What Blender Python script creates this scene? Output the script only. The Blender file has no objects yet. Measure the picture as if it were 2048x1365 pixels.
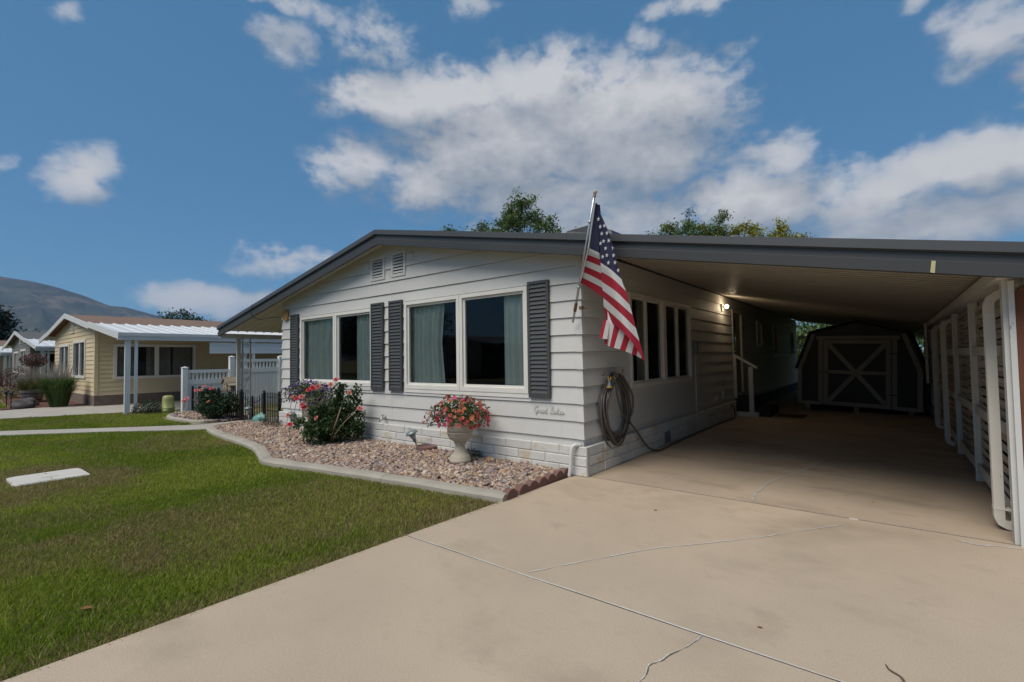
import bpy, bmesh, math, random
import numpy as np
from mathutils import Matrix, Vector
R = math.radians
random.seed(7)
rng = np.random.default_rng(7)
sc = bpy.context.scene
COL = sc.collection

# ------------------------------------------------------------------ camera
cd = bpy.data.cameras.new('camera')
cd.lens = 16.764; cd.sensor_width = 36.0; cd.sensor_fit = 'HORIZONTAL'
cd.clip_start = 0.05; cd.clip_end = 40000
cam = bpy.data.objects.new('camera', cd); COL.objects.link(cam)
FW = Vector((-0.620513, 0.783329, 0.036854)); RT = Vector((0.783427, 0.621301, -0.015099)); UP = Vector((0.034724, -0.019503, 0.999207))
CP = Vector((2.76818, -4.77903, 1.34031))
m = Matrix.Identity(4)
for i in range(3):
    m[i][0] = RT[i]; m[i][1] = UP[i]; m[i][2] = -FW[i]; m[i][3] = CP[i]
cam.matrix_world = m
sc.camera = cam

# ------------------------------------------------------------------ sky
SUN_EL, SUN_AZ = R(56), R(184)     # compass-like: direction the light comes from, clockwise from +Y
SKY_STRENGTH = 0.072
CLOUDS = [(0.898, 0.497, 0.171, 0.062, 1), (0.602, 0.524, 0.169, 0.073, 1), (0.357, 0.468, 0.173, 0.07, 1), (0.689, 0.428, 0.26, 0.103, 1.1), (0.418, 0.403, 0.217, 0.093, 1.1), (0.997, 0.376, 0.095, 0.044, 0.8), (0.817, 0.357, 0.185, 0.065, 0.9), (0.585, 0.327, 0.277, 0.059, 0.9), (0.199, 0.285, 0.226, 0.066, 1), (0.155, 0.358, 0.077, 0.045, 0.8), (0.011, 0.248, 0.16, 0.059, 0.9), (-0.083, 0.283, 0.102, 0.061, 1), (-0.157, 0.282, 0.064, 0.043, 1), (-0.124, 0.204, 0.116, 0.054, 0.9), (-0.123, 0.451, 0.064, 0.052, 0.75), (-0.166, 0.383, 0.034, 0.043, 0.7), (-0.051, 0.509, 0.03, 0.014, 0.5), (1.116, 0.551, 0.066, 0.035, 0.55), (0.957, 0.584, 0.113, 0.043, 0.55), (1.125, 0.615, 0.096, 0.02, 0.6), (0.739, 0.651, 0.059, 0.031, 0.5), (0.383, 0.578, 0.049, 0.033, 0.5), (0.276, 0.62, 0.119, 0.02, 0.6), (0.207, 0.541, 0.056, 0.02, 0.4), (1.407, 0.291, 0.054, 0.042, 0.85), (1.498, 0.277, 0.017, 0.015, 0.6), (1.431, 0.512, 0.022, 0.02, 0.45), (1.123, 0.187, 0.107, 0.031, 0.7), (1.25, 0.107, 0.111, 0.033, 0.8), (1.181, 0.115, 0.056, 0.023, 0.7),
    (0.794, 0.516, 0.198, 0.057, 1), (0.477, 0.474, 0.262, 0.093, 1.1), (0.431, 0.270, 0.427, 0.060, 0.85), (-0.05, 0.196, 0.22, 0.055, 0.9), (0.637, 0.39, 0.309, 0.083, 1),
    # the same broken cloud goes on round the rest of the sky
    (1.95, 0.33, 0.22, 0.09, 1), (2.2, 0.45, 0.2, 0.08, 0.9), (2.6, 0.3, 0.25, 0.1, 1), (-0.6, 0.36, 0.25, 0.1, 1), (-0.9, 0.5, 0.2, 0.09, 0.9), (-1.4, 0.3, 0.28, 0.1, 1), (-2.1, 0.4, 0.25, 0.1, 1), (-2.7, 0.3, 0.24, 0.09, 1), (3.0, 0.55, 0.25, 0.1, 0.9), (-1.7, 0.75, 0.35, 0.1, 0.9), (0.3, 0.95, 0.4, 0.1, 0.8), (1.6, 0.85, 0.35, 0.1, 0.8)]
w = bpy.data.worlds.new('World'); sc.world = w; w.use_nodes = True
nt = w.node_tree; nt.nodes.clear()

def mk_cloud_group():
    g = bpy.data.node_groups.new('cloud_field', 'ShaderNodeTree')
    g.interface.new_socket('P', in_out='INPUT', socket_type='NodeSocketVector')
    g.interface.new_socket('F', in_out='OUTPUT', socket_type='NodeSocketFloat')
    g.interface.new_socket('S', in_out='OUTPUT', socket_type='NodeSocketFloat'); g.interface.new_socket('B', in_out='OUTPUT', socket_type='NodeSocketFloat')
    N, L = g.nodes, g.links
    gi = N.new('NodeGroupInput'); go = N.new('NodeGroupOutput')
    warp = N.new('ShaderNodeTexNoise'); warp.inputs['Scale'].default_value = 9.0; warp.inputs['Detail'].default_value = 3
    L.new(gi.outputs[0], warp.inputs['Vector'])
    sub = N.new('ShaderNodeVectorMath'); sub.operation = 'SUBTRACT'; sub.inputs[1].default_value = (0.5, 0.5, 0.5)
    L.new(warp.outputs['Color'], sub.inputs[0])
    scl = N.new('ShaderNodeVectorMath'); scl.operation = 'MULTIPLY'; scl.inputs[1].default_value = (0.16, 0.09, 0)
    L.new(sub.outputs[0], scl.inputs[0])
    add = N.new('ShaderNodeVectorMath'); add.operation = 'ADD'
    L.new(gi.outputs[0], add.inputs[0]); L.new(scl.outputs[0], add.inputs[1])
    prev = None
    for (a, e, ra, re, wt) in CLOUDS:
        s = N.new('ShaderNodeVectorMath'); s.operation = 'SUBTRACT'; s.inputs[1].default_value = (a, e, 0)
        L.new(add.outputs[0], s.inputs[0])
        q = N.new('ShaderNodeVectorMath'); q.operation = 'MULTIPLY'; q.inputs[1].default_value = (1/ra, 1/re, 0)
        L.new(s.outputs[0], q.inputs[0])
        d = N.new('ShaderNodeVectorMath'); d.operation = 'DOT_PRODUCT'
        L.new(q.outputs[0], d.inputs[0]); L.new(q.outputs[0], d.inputs[1])
        b = N.new('ShaderNodeMath'); b.operation = 'MULTIPLY_ADD'; b.inputs[1].default_value = -0.95*wt; b.inputs[2].default_value = wt*1.32-0.24
        L.new(d.outputs['Value'], b.inputs[0])
        if prev is None: prev = b.outputs[0]
        else:
            mx = N.new('ShaderNodeMath'); mx.operation = 'MAXIMUM'
            L.new(prev, mx.inputs[0]); L.new(b.outputs[0], mx.inputs[1]); prev = mx.outputs[0]
    cl = N.new('ShaderNodeMath'); cl.operation = 'MAXIMUM'; cl.inputs[1].default_value = -1.2; L.new(prev, cl.inputs[0])
    mp = N.new('ShaderNodeMapping'); mp.inputs['Scale'].default_value = (1.0, 1.5, 1.0); L.new(gi.outputs[0], mp.inputs['Vector'])
    fb = N.new('ShaderNodeTexNoise'); fb.inputs['Scale'].default_value = 8.5; fb.inputs['Detail'].default_value = 10.0; fb.inputs['Roughness'].default_value = 0.58
    L.new(mp.outputs[0], fb.inputs['Vector'])
    k = N.new('ShaderNodeMath'); k.operation = 'MULTIPLY_ADD'; k.inputs[1].default_value = 2.6; k.inputs[2].default_value = -1.30
    L.new(fb.outputs[0], k.inputs[0])
    fb2 = N.new('ShaderNodeTexNoise'); fb2.inputs['Scale'].default_value = 34.0; fb2.inputs['Detail'].default_value = 8.0; fb2.inputs['Roughness'].default_value = 0.62
    L.new(mp.outputs[0], fb2.inputs['Vector'])
    kf = N.new('ShaderNodeMath'); kf.operation = 'MULTIPLY_ADD'; kf.inputs[1].default_value = 1.15; kf.inputs[2].default_value = -0.575; L.new(fb2.outputs[0], kf.inputs[0])
    ks = N.new('ShaderNodeMath'); ks.operation = 'ADD'; L.new(k.outputs[0], ks.inputs[0]); L.new(kf.outputs[0], ks.inputs[1]); k = ks
    o = N.new('ShaderNodeMath'); o.operation = 'ADD'; L.new(cl.outputs[0], o.inputs[0]); L.new(k.outputs[0], o.inputs[1])
    L.new(o.outputs[0], go.inputs[0])
    k2 = N.new('ShaderNodeMath'); k2.operation = 'MULTIPLY_ADD'; k2.inputs[1].default_value = 0.36; L.new(k.outputs[0], k2.inputs[0]); L.new(cl.outputs[0], k2.inputs[2])
    L.new(k2.outputs[0], go.inputs[1]); L.new(cl.outputs[0], go.inputs[2])
    return g
def build_world():
    N, L = nt.nodes, nt.links
    g = mk_cloud_group()
    tc = N.new('ShaderNodeTexCoord'); sx = N.new('ShaderNodeSeparateXYZ'); L.new(tc.outputs['Generated'], sx.inputs[0])
    neg = N.new('ShaderNodeMath'); neg.operation = 'MULTIPLY'; neg.inputs[1].default_value = -1; L.new(sx.outputs[0], neg.inputs[0])
    az = N.new('ShaderNodeMath'); az.operation = 'ARCTAN2'; L.new(neg.outputs[0], az.inputs[0]); L.new(sx.outputs[1], az.inputs[1])
    el = N.new('ShaderNodeMath'); el.operation = 'ARCSINE'; L.new(sx.outputs[2], el.inputs[0])
    P = N.new('ShaderNodeCombineXYZ'); L.new(az.outputs[0], P.inputs[0]); L.new(el.outputs[0], P.inputs[1])
    up = N.new('ShaderNodeVectorMath'); up.operation = 'ADD'; up.inputs[1].default_value = (0.02, 0.062, 0); L.new(P.outputs[0], up.inputs[0])
    A = N.new('ShaderNodeGroup'); A.node_tree = g; L.new(P.outputs[0], A.inputs[0])
    B = N.new('ShaderNodeGroup'); B.node_tree = g; L.new(up.outputs[0], B.inputs[0])
    al = N.new('ShaderNodeMapRange'); al.interpolation_type = 'SMOOTHSTEP'; L.new(A.outputs[0], al.inputs['Value'])
    al.inputs['From Min'].default_value = -0.28; al.inputs['From Max'].default_value = 0.78; al.inputs['To Max'].default_value = 1.0
    tk = N.new('ShaderNodeMath'); tk.operation = 'MULTIPLY_ADD'; tk.use_clamp = True; tk.inputs[1].default_value = 0.62; tk.inputs[2].default_value = 0.42; L.new(A.outputs[2], tk.inputs[0])
    aa = N.new('ShaderNodeMath'); aa.operation = 'MULTIPLY'; L.new(al.outputs[0], aa.inputs[0]); L.new(tk.outputs[0], aa.inputs[1])
    df = N.new('ShaderNodeMath'); df.operation = 'SUBTRACT'; L.new(A.outputs[1], df.inputs[0]); L.new(B.outputs[1], df.inputs[1])
    sh = N.new('ShaderNodeMapRange'); L.new(df.outputs[0], sh.inputs['Value'])
    sh.inputs['From Min'].default_value = -0.55; sh.inputs['From Max'].default_value = 0.75
    cm = N.new('ShaderNodeMix'); cm.data_type = 'RGBA'; L.new(sh.outputs[0], cm.inputs['Factor'])
    cm.inputs['A'].default_value = (1.45, 1.75, 2.15, 1); cm.inputs['B'].default_value = (3.75, 3.8, 3.95, 1)
    sky = N.new('ShaderNodeTexSky'); sky.sky_type = 'NISHITA'; sky.sun_disc = False
    sky.sun_elevation = SUN_EL; sky.sun_rotation = SUN_AZ; sky.altitude = 1400; sky.air_density = 1.0; sky.dust_density = 0.6; sky.ozone_density = 2.0
    mul = N.new('ShaderNodeMix'); mul.data_type = 'RGBA'; mul.blend_type = 'MULTIPLY'; mul.inputs['Factor'].default_value = 1
    L.new(sky.outputs[0], mul.inputs['A']); mul.inputs['B'].default_value = (0.46, 0.66, 0.70, 1)
    mix = N.new('ShaderNodeMix'); mix.data_type = 'RGBA'; L.new(aa.outputs[0], mix.inputs['Factor'])
    flat = N.new('ShaderNodeMix'); flat.data_type = 'RGBA'; flat.inputs['Factor'].default_value = 0.62
    L.new(mul.outputs['Result'], flat.inputs['A']); flat.inputs['B'].default_value = (0.46, 1.36, 2.55, 1)
    L.new(flat.outputs['Result'], mix.inputs['A']); L.new(cm.outputs['Result'], mix.inputs['B'])
    bg = N.new('ShaderNodeBackground'); bg.inputs['Strength'].default_value = SKY_STRENGTH; L.new(mix.outputs['Result'], bg.inputs['Color'])
    out = N.new('ShaderNodeOutputWorld'); L.new(bg.outputs[0], out.inputs['Surface'])
build_world()
w.cycles.sampling_method = 'MANUAL'; w.cycles.sample_map_resolution = 512

# ------------------------------------------------------------------ sun behind thin cloud
sl = bpy.data.lights.new('sun', 'SUN'); sl.energy = 1.5; sl.angle = R(40); sl.color = (1.0, 0.93, 0.83)
so = bpy.data.objects.new('sun', sl); COL.objects.link(so)
sd = Vector((math.sin(SUN_AZ)*math.cos(SUN_EL), math.cos(SUN_AZ)*math.cos(SUN_EL), math.sin(SUN_EL)))
so.rotation_euler = (-sd).to_track_quat('-Z', 'Y').to_euler(); so.location = (0, -20, 30)

sc.view_settings.view_transform = 'Standard'; sc.view_settings.look = 'None'
sc.view_settings.exposure = 1.15; sc.view_settings.gamma = 1.0; sc.view_settings.use_curve_mapping = False
sc.render.engine = 'CYCLES'
sc.cycles.use_denoising = True
sc.cycles.max_bounces = 7; sc.cycles.diffuse_bounces = 4; sc.cycles.glossy_bounces = 3; sc.cycles.transparent_max_bounces = 10; sc.cycles.volume_bounces = 0
sc.cycles.caustics_reflective = False; sc.cycles.caustics_refractive = False

# ------------------------------------------------------------------ helpers
class MB:
    def __init__(s): s.v = []; s.f = []; s.mi = []
    def add(s, vs, fs, mi=0):
        b = len(s.v); s.v += [tuple(p) for p in vs]; s.f += [tuple(b+i for i in f) for f in fs]; s.mi += [mi]*len(fs); return s
    def box(s, x0, x1, y0, y1, z0, z1, mi=0):
        return s.add([(x0,y0,z0),(x1,y0,z0),(x1,y1,z0),(x0,y1,z0),(x0,y0,z1),(x1,y0,z1),(x1,y1,z1),(x0,y1,z1)],
                     [(0,3,2,1),(4,5,6,7),(0,1,5,4),(1,2,6,5),(2,3,7,6),(3,0,4,7)], mi)
    def quad(s, a, b, c, d, mi=0): return s.add([a,b,c,d], [(0,1,2,3)], mi)
    def prism(s, A, B, mi=0):
        n = len(A)
        return s.add(list(A)+list(B), [tuple(range(n))[::-1], tuple(range(n, 2*n))]+[(i, (i+1)%n, n+(i+1)%n, n+i) for i in range(n)], mi)
    def tube(s, pts, r, n=6, mi=0, cap=True):
        pts = [Vector(p) for p in pts]; k = len(pts); rr = r if isinstance(r, (list, tuple)) else [r]*k
        vs = []; prevu = None
        for i, p in enumerate(pts):
            t = (pts[min(i+1, k-1)]-pts[max(i-1, 0)])
            t = t.normalized() if t.length > 1e-9 else Vector((0,0,1))
            u = prevu - t*prevu.dot(t) if prevu is not None else (t.orthogonal())
            if u.length < 1e-6: u = t.orthogonal()
            u.normalize(); prevu = u; v = t.cross(u)
            for j in range(n):
                a = 2*math.pi*j/n; vs.append(p+(u*math.cos(a)+v*math.sin(a))*rr[i])
        fs = [(i*n+j, i*n+(j+1)%n, (i+1)*n+(j+1)%n, (i+1)*n+j) for i in range(k-1) for j in range(n)]
        if cap: fs += [tuple(range(n))[::-1], tuple((k-1)*n+j for j in range(n))]
        return s.add(vs, fs, mi)
    def lathe(s, prof, c=(0,0,0), n=24, mi=0, wob=None):
        vs = []
        for (r, z) in prof:
            for j in range(n):
                a = 2*math.pi*j/n; rr = r*(wob(a, z) if wob else 1)
                vs.append((c[0]+rr*math.cos(a), c[1]+rr*math.sin(a), c[2]+z))
        k = len(prof)
        fs = [(i*n+j, i*n+(j+1)%n, (i+1)*n+(j+1)%n, (i+1)*n+j) for i in range(k-1) for j in range(n)]
        fs += [tuple(range(n))[::-1], tuple((k-1)*n+j for j in range(n))]
        return s.add(vs, fs, mi)
    def cyl(s, c, r, h, n=16, mi=0): return s.lathe([(r, 0), (r, h)], c, n, mi)

def data_mesh(name, mb, mats, smooth=False, fix=True):
    me = bpy.data.meshes.new(name); me.from_pydata(mb.v, [], mb.f)
    for mt in (mats if isinstance(mats, (list, tuple)) else [mats]): me.materials.append(mt)
    if any(mb.mi): me.polygons.foreach_set('material_index', mb.mi)
    if fix and len(mb.f) < 6000:
        bm = bmesh.new(); bm.from_mesh(me); bmesh.ops.recalc_face_normals(bm, faces=bm.faces); bm.to_mesh(me); bm.free()
    if smooth: me.polygons.foreach_set('use_smooth', [True]*len(me.polygons))
    me.update(); return me
def link(name, data, parent=None, local=False, loc=None, rot=None, scale=None):
    o = bpy.data.objects.new(name, data); COL.objects.link(o)
    if loc is not None: o.location = loc
    if rot is not None: o.rotation_euler = rot
    if scale is not None: o.scale = scale
    if parent is not None:
        o.parent = parent
        if not local: o.matrix_parent_inverse = WM[parent.name].inverted()
        WM[o.name] = (WM[parent.name] @ o.matrix_basis) if local else o.matrix_basis.copy()
    else: WM[o.name] = o.matrix_basis.copy()
    return o
WM = {}
def part(name, mb, mats, parent=None, smooth=False, local=False, fix=True, **k):
    return link(name, data_mesh(name, mb, mats, smooth, fix), parent, local, **k)
def thing(name, label, cat, loc=(0,0,0), rz=0, group=None, rot=None):
    o = link(name, None, loc=loc, rot=rot or (0,0,rz)); o.empty_display_size = 0.2
    return tag(o, label, cat, group)
def tag(o, label=None, cat=None, group=None, kind=None):
    if label: o['label'] = label
    if cat: o['category'] = cat
    if group: o['group'] = group
    if kind: o['kind'] = kind
    return o
def struct(name, mb, mats, parent=None, smooth=False):
    o = part(name, mb, mats, parent, smooth)
    if parent is None: o['kind'] = 'structure'
    return o
def npmesh(name, V, F, mat, colr=None, parent=None, smooth=False, local=False):
    """V (n,3), F (m,k) all faces k-gons, colr (n,3)"""
    V = np.asarray(V, np.float32); F = np.asarray(F, np.int32); k = F.shape[1]
    me = bpy.data.meshes.new(name)
    me.vertices.add(len(V)); me.vertices.foreach_set('co', V.ravel())
    me.loops.add(F.size); me.loops.foreach_set('vertex_index', F.ravel())
    me.polygons.add(len(F)); me.polygons.foreach_set('loop_start', np.arange(0, F.size, k, dtype=np.int32))
    me.update(calc_edges=True)
    if colr is not None:
        ca = me.color_attributes.new('Col', 'FLOAT_COLOR', 'POINT')
        c4 = np.ones((len(V), 4), np.float32); c4[:, :3] = colr; ca.data.foreach_set('color', c4.ravel())
    if smooth: me.polygons.foreach_set('use_smooth', np.ones(len(F), bool))
    me.materials.append(mat); me.validate()
    return link(name, me, parent, local)

# ------------------------------------------------------------------ materials
def mat(name, c, rough=0.7, var=0.12, scale=4.0, stretch=(1,1,1), bump=0.0, bscale=60.0, bstretch=(1,1,1), rnd=0.0, metal=0.0, attr=False,
        spots=None, streak=None, spec=0.5, transl=0.0, coat=0.0, fine=0.0):
    mt = bpy.data.materials.new(name); mt.use_nodes = True
    N, L = mt.node_tree.nodes, mt.node_tree.links
    bs = N['Principled BSDF']; bs.inputs['Roughness'].default_value = rough; bs.inputs['Metallic'].default_value = metal
    bs.inputs['Specular IOR Level'].default_value = spec
    if coat: bs.inputs['Coat Weight'].default_value = coat
    tc = N.new('ShaderNodeTexCoord')
    def noise(sc_, st, detail=5, ro=0.55):
        mp = N.new('ShaderNodeMapping'); mp.inputs['Scale'].default_value = st; L.new(tc.outputs['Object'], mp.inputs[0])
        n = N.new('ShaderNodeTexNoise'); n.inputs['Scale'].default_value = sc_; n.inputs['Detail'].default_value = detail; n.inputs['Roughness'].default_value = ro
        L.new(mp.outputs[0], n.inputs['Vector']); return n.outputs[0]
    def mixc(kind, fac, a, b):
        mx = N.new('ShaderNodeMix'); mx.data_type = 'RGBA'; mx.blend_type = kind
        for sock, val in (('Factor', fac), ('A', a), ('B', b)):
            if isinstance(val, (int, float)): mx.inputs[sock].default_value = val
            elif isinstance(val, tuple): mx.inputs[sock].default_value = (*val[:3], 1)
            else: L.new(val, mx.inputs[sock])
        return mx.outputs['Result']
    if attr:
        at = N.new('ShaderNodeAttribute'); at.attribute_name = 'Col'; cur = at.outputs['Color']
    else:
        rgb = N.new('ShaderNodeRGB'); rgb.outputs[0].default_value = (*c, 1); cur = rgb.outputs[0]
    if var:
        mr = N.new('ShaderNodeMapRange'); L.new(noise(scale, stretch), mr.inputs[0]); mr.inputs['From Min'].default_value = 0.28; mr.inputs['From Max'].default_value = 0.72
        mr.inputs['To Min'].default_value = 1-var; mr.inputs['To Max'].default_value = 1+var
        cur = mixc('MULTIPLY', 1.0, cur, mr.outputs[0])
    if fine:
        mr = N.new('ShaderNodeMapRange'); L.new(noise(130, (1,1,1), 4, 0.75), mr.inputs[0]); mr.inputs['From Min'].default_value = 0.3; mr.inputs['From Max'].default_value = 0.7
        mr.inputs['To Min'].default_value = 1-fine; mr.inputs['To Max'].default_value = 1+fine
        cur = mixc('MULTIPLY', 1.0, cur, mr.outputs[0])
    if rnd:
        oi = N.new('ShaderNodeObjectInfo'); mr = N.new('ShaderNodeMapRange'); L.new(oi.outputs['Random'], mr.inputs[0]); mr.inputs['To Min'].default_value = 1-rnd; mr.inputs['To Max'].default_value = 1+rnd
        cur = mixc('MULTIPLY', 1.0, cur, mr.outputs[0])
    for sp in (spots or []):
        (sc_, st, lo, hi, colr, amt) = sp
        mr = N.new('ShaderNodeMapRange'); L.new(noise(sc_, st, 7, 0.62), mr.inputs[0]); mr.inputs['From Min'].default_value = lo; mr.inputs['From Max'].default_value = hi
        mr.inputs['To Max'].default_value = amt
        cur = mixc('MIX', mr.outputs[0], cur, colr)
    L.new(cur, bs.inputs['Base Color'])
    if bump:
        bp = N.new('ShaderNodeBump'); bp.inputs['Strength'].default_value = 1.0; bp.inputs['Distance'].default_value = bump
        L.new(noise(bscale, bstretch, 6, 0.6), bp.inputs['Height']); L.new(bp.outputs[0], bs.inputs['Normal'])
    if transl:
        tr = N.new('ShaderNodeBsdfTranslucent'); L.new(cur, tr.inputs['Color']); ms = N.new('ShaderNodeMixShader'); ms.inputs[0].default_value = transl
        L.new(bs.outputs[0], ms.inputs[1]); L.new(tr.outputs[0], ms.inputs[2]); L.new(ms.outputs[0], N['Material Output'].inputs['Surface'])
    return mt
def glass_mat(name, tint=(0.86, 0.9, 0.88)):
    mt = bpy.data.materials.new(name); mt.use_nodes = True; N, L = mt.node_tree.nodes, mt.node_tree.links; N.remove(N['Principled BSDF'])
    fr = N.new('ShaderNodeFresnel'); fr.inputs['IOR'].default_value = 1.5
    tr = N.new('ShaderNodeBsdfTransparent'); tr.inputs['Color'].default_value = (*tint, 1)
    gl = N.new('ShaderNodeBsdfGlossy'); gl.inputs['Roughness'].default_value = 0.01
    ms = N.new('ShaderNodeMixShader'); L.new(fr.outputs[0], ms.inputs[0]); L.new(tr.outputs[0], ms.inputs[1]); L.new(gl.outputs[0], ms.inputs[2])
    L.new(ms.outputs[0], N['Material Output'].inputs['Surface']); return mt

GRAIN = (1.2, 1.2, 40)
M = {}
M['siding'] = mat('siding_paint', (0.60, 0.585, 0.555), 0.62, 0.05, 1.3, bump=0.0016, bscale=9, bstretch=GRAIN, rnd=0.025, spots=[(2.2, (1,1,2.5), 0.60, 0.85, (0.47, 0.44, 0.39), 0.35), (5, (4,4,0.5), 0.56, 0.80, (0.46, 0.42, 0.36), 0.28)])
M['trimwhite'] = mat('window_paint', (0.72, 0.69, 0.63), 0.5, 0.05, 3, spots=[(5, (1,1,1), 0.62, 0.8, (0.5, 0.44, 0.36), 0.4)])
M['shutter'] = mat('shutter_vinyl', (0.058, 0.06, 0.062), 0.55, 0.12, 6, rnd=0.08)
M['fascia'] = mat('fascia_metal', (0.062, 0.064, 0.067), 0.42, 0.08, 1.5, spots=[(7, (1,1,1), 0.72, 0.76, (0.2, 0.2, 0.21), 0.4)])
M['block'] = mat('painted_block', (0.60, 0.585, 0.55), 0.85, 0.08, 4, bump=0.006, bscale=35, rnd=0.05, spots=[(3.4, (1,1,1), 0.56, 0.64, (0.50, 0.40, 0.25), 0.7), (40, (1,1,1), 0.66, 0.74, (0.34, 0.29, 0.22), 0.7)])
M['mortar'] = mat('mortar', (0.52, 0.50, 0.46), 0.95, 0.15, 12, bump=0.003, bscale=60)
M['concrete'] = mat('driveway_concrete', (0.465, 0.366, 0.262), 0.9, 0.09, 0.8, bump=0.0016, bscale=150, fine=0.16,
                    spots=[(1.1, (1,1,1), 0.56, 0.8, (0.39, 0.31, 0.23), 0.55), (1.7, (1,1,1), 0.60, 0.78, (0.27, 0.215, 0.15), 0.6), (0.6, (1,1.4,1), 0.54, 0.70, (0.34, 0.27, 0.19), 0.8), (60, (1,1,1), 0.68, 0.74, (0.2, 0.165, 0.13), 0.6), (9, (1,1,1), 0.55, 0.8, (0.40, 0.30, 0.205), 0.5)])
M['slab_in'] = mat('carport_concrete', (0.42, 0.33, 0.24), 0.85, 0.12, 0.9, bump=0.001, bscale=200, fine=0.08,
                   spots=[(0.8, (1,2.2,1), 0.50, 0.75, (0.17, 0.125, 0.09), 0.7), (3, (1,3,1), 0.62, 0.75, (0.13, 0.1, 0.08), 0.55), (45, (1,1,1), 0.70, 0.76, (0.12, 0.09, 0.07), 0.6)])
M['kerb'] = mat('kerb_concrete', (0.36, 0.325, 0.265), 0.9, 0.12, 3, bump=0.003, bscale=70, spots=[(5, (1,1,1), 0.6, 0.75, (0.27, 0.2, 0.12), 0.5)])
M['path'] = mat('path_concrete', (0.40, 0.365, 0.32), 0.9, 0.1, 2, bump=0.002, bscale=90)
M['caulk'] = mat('joint_caulk', (0.60, 0.58, 0.53), 0.6, 0.12, 20)
M['crackdark'] = mat('crack_dirt', (0.10, 0.085, 0.065), 0.95, 0.2, 20)
M['soil'] = mat('soil', (0.16, 0.15, 0.05), 1.0, 0.35, 3, bump=0.01, bscale=40, spots=[(0.35, (1,1,1), 0.45, 0.65, (0.15, 0.115, 0.06), 0.6)])
M['gravelbase'] = mat('gravel_fines', (0.19, 0.14, 0.11), 1.0, 0.3, 14, bump=0.01, bscale=50)
M['pebble'] = mat('pebble', (0.4, 0.3, 0.25), 0.8, 0.12, 40, attr=True)
M['grass'] = mat('grass_blade', (0.1, 0.2, 0.05), 0.65, 0, attr=True, transl=0.4, spec=0.3)
M['leaf'] = mat('leaf', (0.05, 0.1, 0.03), 0.5, 0, attr=True, transl=0.28, spec=0.4)
M['petal'] = mat('petal', (0.7, 0.1, 0.2), 0.6, 0, attr=True, transl=0.25, spec=0.3)
M['bark'] = mat('bark', (0.12, 0.085, 0.06), 0.9, 0.25, 8, bump=0.01, bscale=25)
M['stem'] = mat('green_stem', (0.09, 0.12, 0.04), 0.7, 0.15, 8)
M['cane'] = mat('old_cane', (0.22, 0.15, 0.09), 0.8, 0.15, 8)
M['glass'] = glass_mat('window_glass', (0.97, 0.985, 0.975))
M['curtain'] = mat('mint_curtain', (0.84, 0.92, 0.80), 0.9, 0.06, 6, transl=0.12)
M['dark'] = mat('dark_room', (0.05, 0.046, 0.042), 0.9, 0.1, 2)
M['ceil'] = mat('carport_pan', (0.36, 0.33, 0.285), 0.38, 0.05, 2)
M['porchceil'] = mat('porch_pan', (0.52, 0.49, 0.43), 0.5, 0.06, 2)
M['roof'] = mat('roof_metal', (0.16, 0.16, 0.17), 0.5, 0.08, 2)
M['postwhite'] = mat('post_paint', (0.60, 0.60, 0.57), 0.55, 0.07, 3, spots=[(9, (1,1,0.5), 0.66, 0.70, (0.2, 0.17, 0.14), 0.75)])
M['downspout'] = mat('downspout_enamel', (0.70, 0.665, 0.59), 0.45, 0.06, 2, spots=[(30, (1,1,0.4), 0.70, 0.74, (0.24, 0.12, 0.07), 0.7)])
M['lattice'] = mat('weathered_slat', (0.40, 0.36, 0.31), 0.9, 0.25, 5, stretch=(1,1,8), rnd=0.22, bump=0.002, bscale=20, bstretch=(1,1,10))
M['redwood'] = mat('stained_board', (0.14, 0.050, 0.023), 0.75, 0.22, 3, stretch=(6,6,1), rnd=0.12, bump=0.002, bscale=25, bstretch=(5,5,0.6))
M['vinyl'] = mat('white_vinyl', (0.78, 0.765, 0.735), 0.45, 0.03, 2)
M['blackmetal'] = mat('black_iron', (0.012, 0.012, 0.014), 0.4, 0.1, 8)
M['greymetal'] = mat('lamp_metal', (0.20, 0.235, 0.25), 0.42, 0.08, 10, metal=0.3)
M['alu'] = mat('aluminium', (0.55, 0.56, 0.57), 0.35, 0.06, 10, metal=0.85)
M['stone'] = mat('cast_stone', (0.49, 0.43, 0.335), 0.85, 0.12, 7, bump=0.004, bscale=70, spots=[(6, (1,1,1), 0.58, 0.75, (0.33, 0.28, 0.21), 0.5)])
M['redpaver'] = mat('red_concrete', (0.175, 0.092, 0.074), 0.92, 0.12, 8, bump=0.003, bscale=90, fine=0.1)
M['hose'] = mat('hose_rubber', (0.085, 0.072, 0.064), 0.38, 0.12, 12)
M['brown'] = mat('brown_plastic', (0.16, 0.10, 0.045), 0.5, 0.1, 12)
M['yellow'] = mat('yellow_plastic', (0.62, 0.33, 0.03), 0.4, 0.05, 12)
M['woodplaque'] = mat('varnished_wood', (0.42, 0.215, 0.045), 0.45, 0.25, 10, stretch=(1,1,6))
M['woodlight'] = mat('carved_wood', (0.58, 0.36, 0.12), 0.5, 0.12, 10)
M['pvc'] = mat('pvc_pipe', (0.64, 0.63, 0.60), 0.4, 0.05, 6)
M['shedwall'] = mat('shed_siding', (0.022, 0.023, 0.026), 0.6, 0.12, 3, bump=0.0015, bscale=14, bstretch=(12,12,0.6))
M['shedtrim'] = mat('shed_trim', (0.25, 0.235, 0.22), 0.6, 0.08, 3)
M['shingle'] = mat('shingle_dark', (0.055, 0.05, 0.048), 0.95, 0.3, 14)
M['greybox'] = mat('green_enamel', (0.30, 0.31, 0.115), 0.5, 0.05, 3)
M['teal'] = mat('teal_glaze', (0.12, 0.28, 0.235), 0.4, 0.22, 9)
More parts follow.
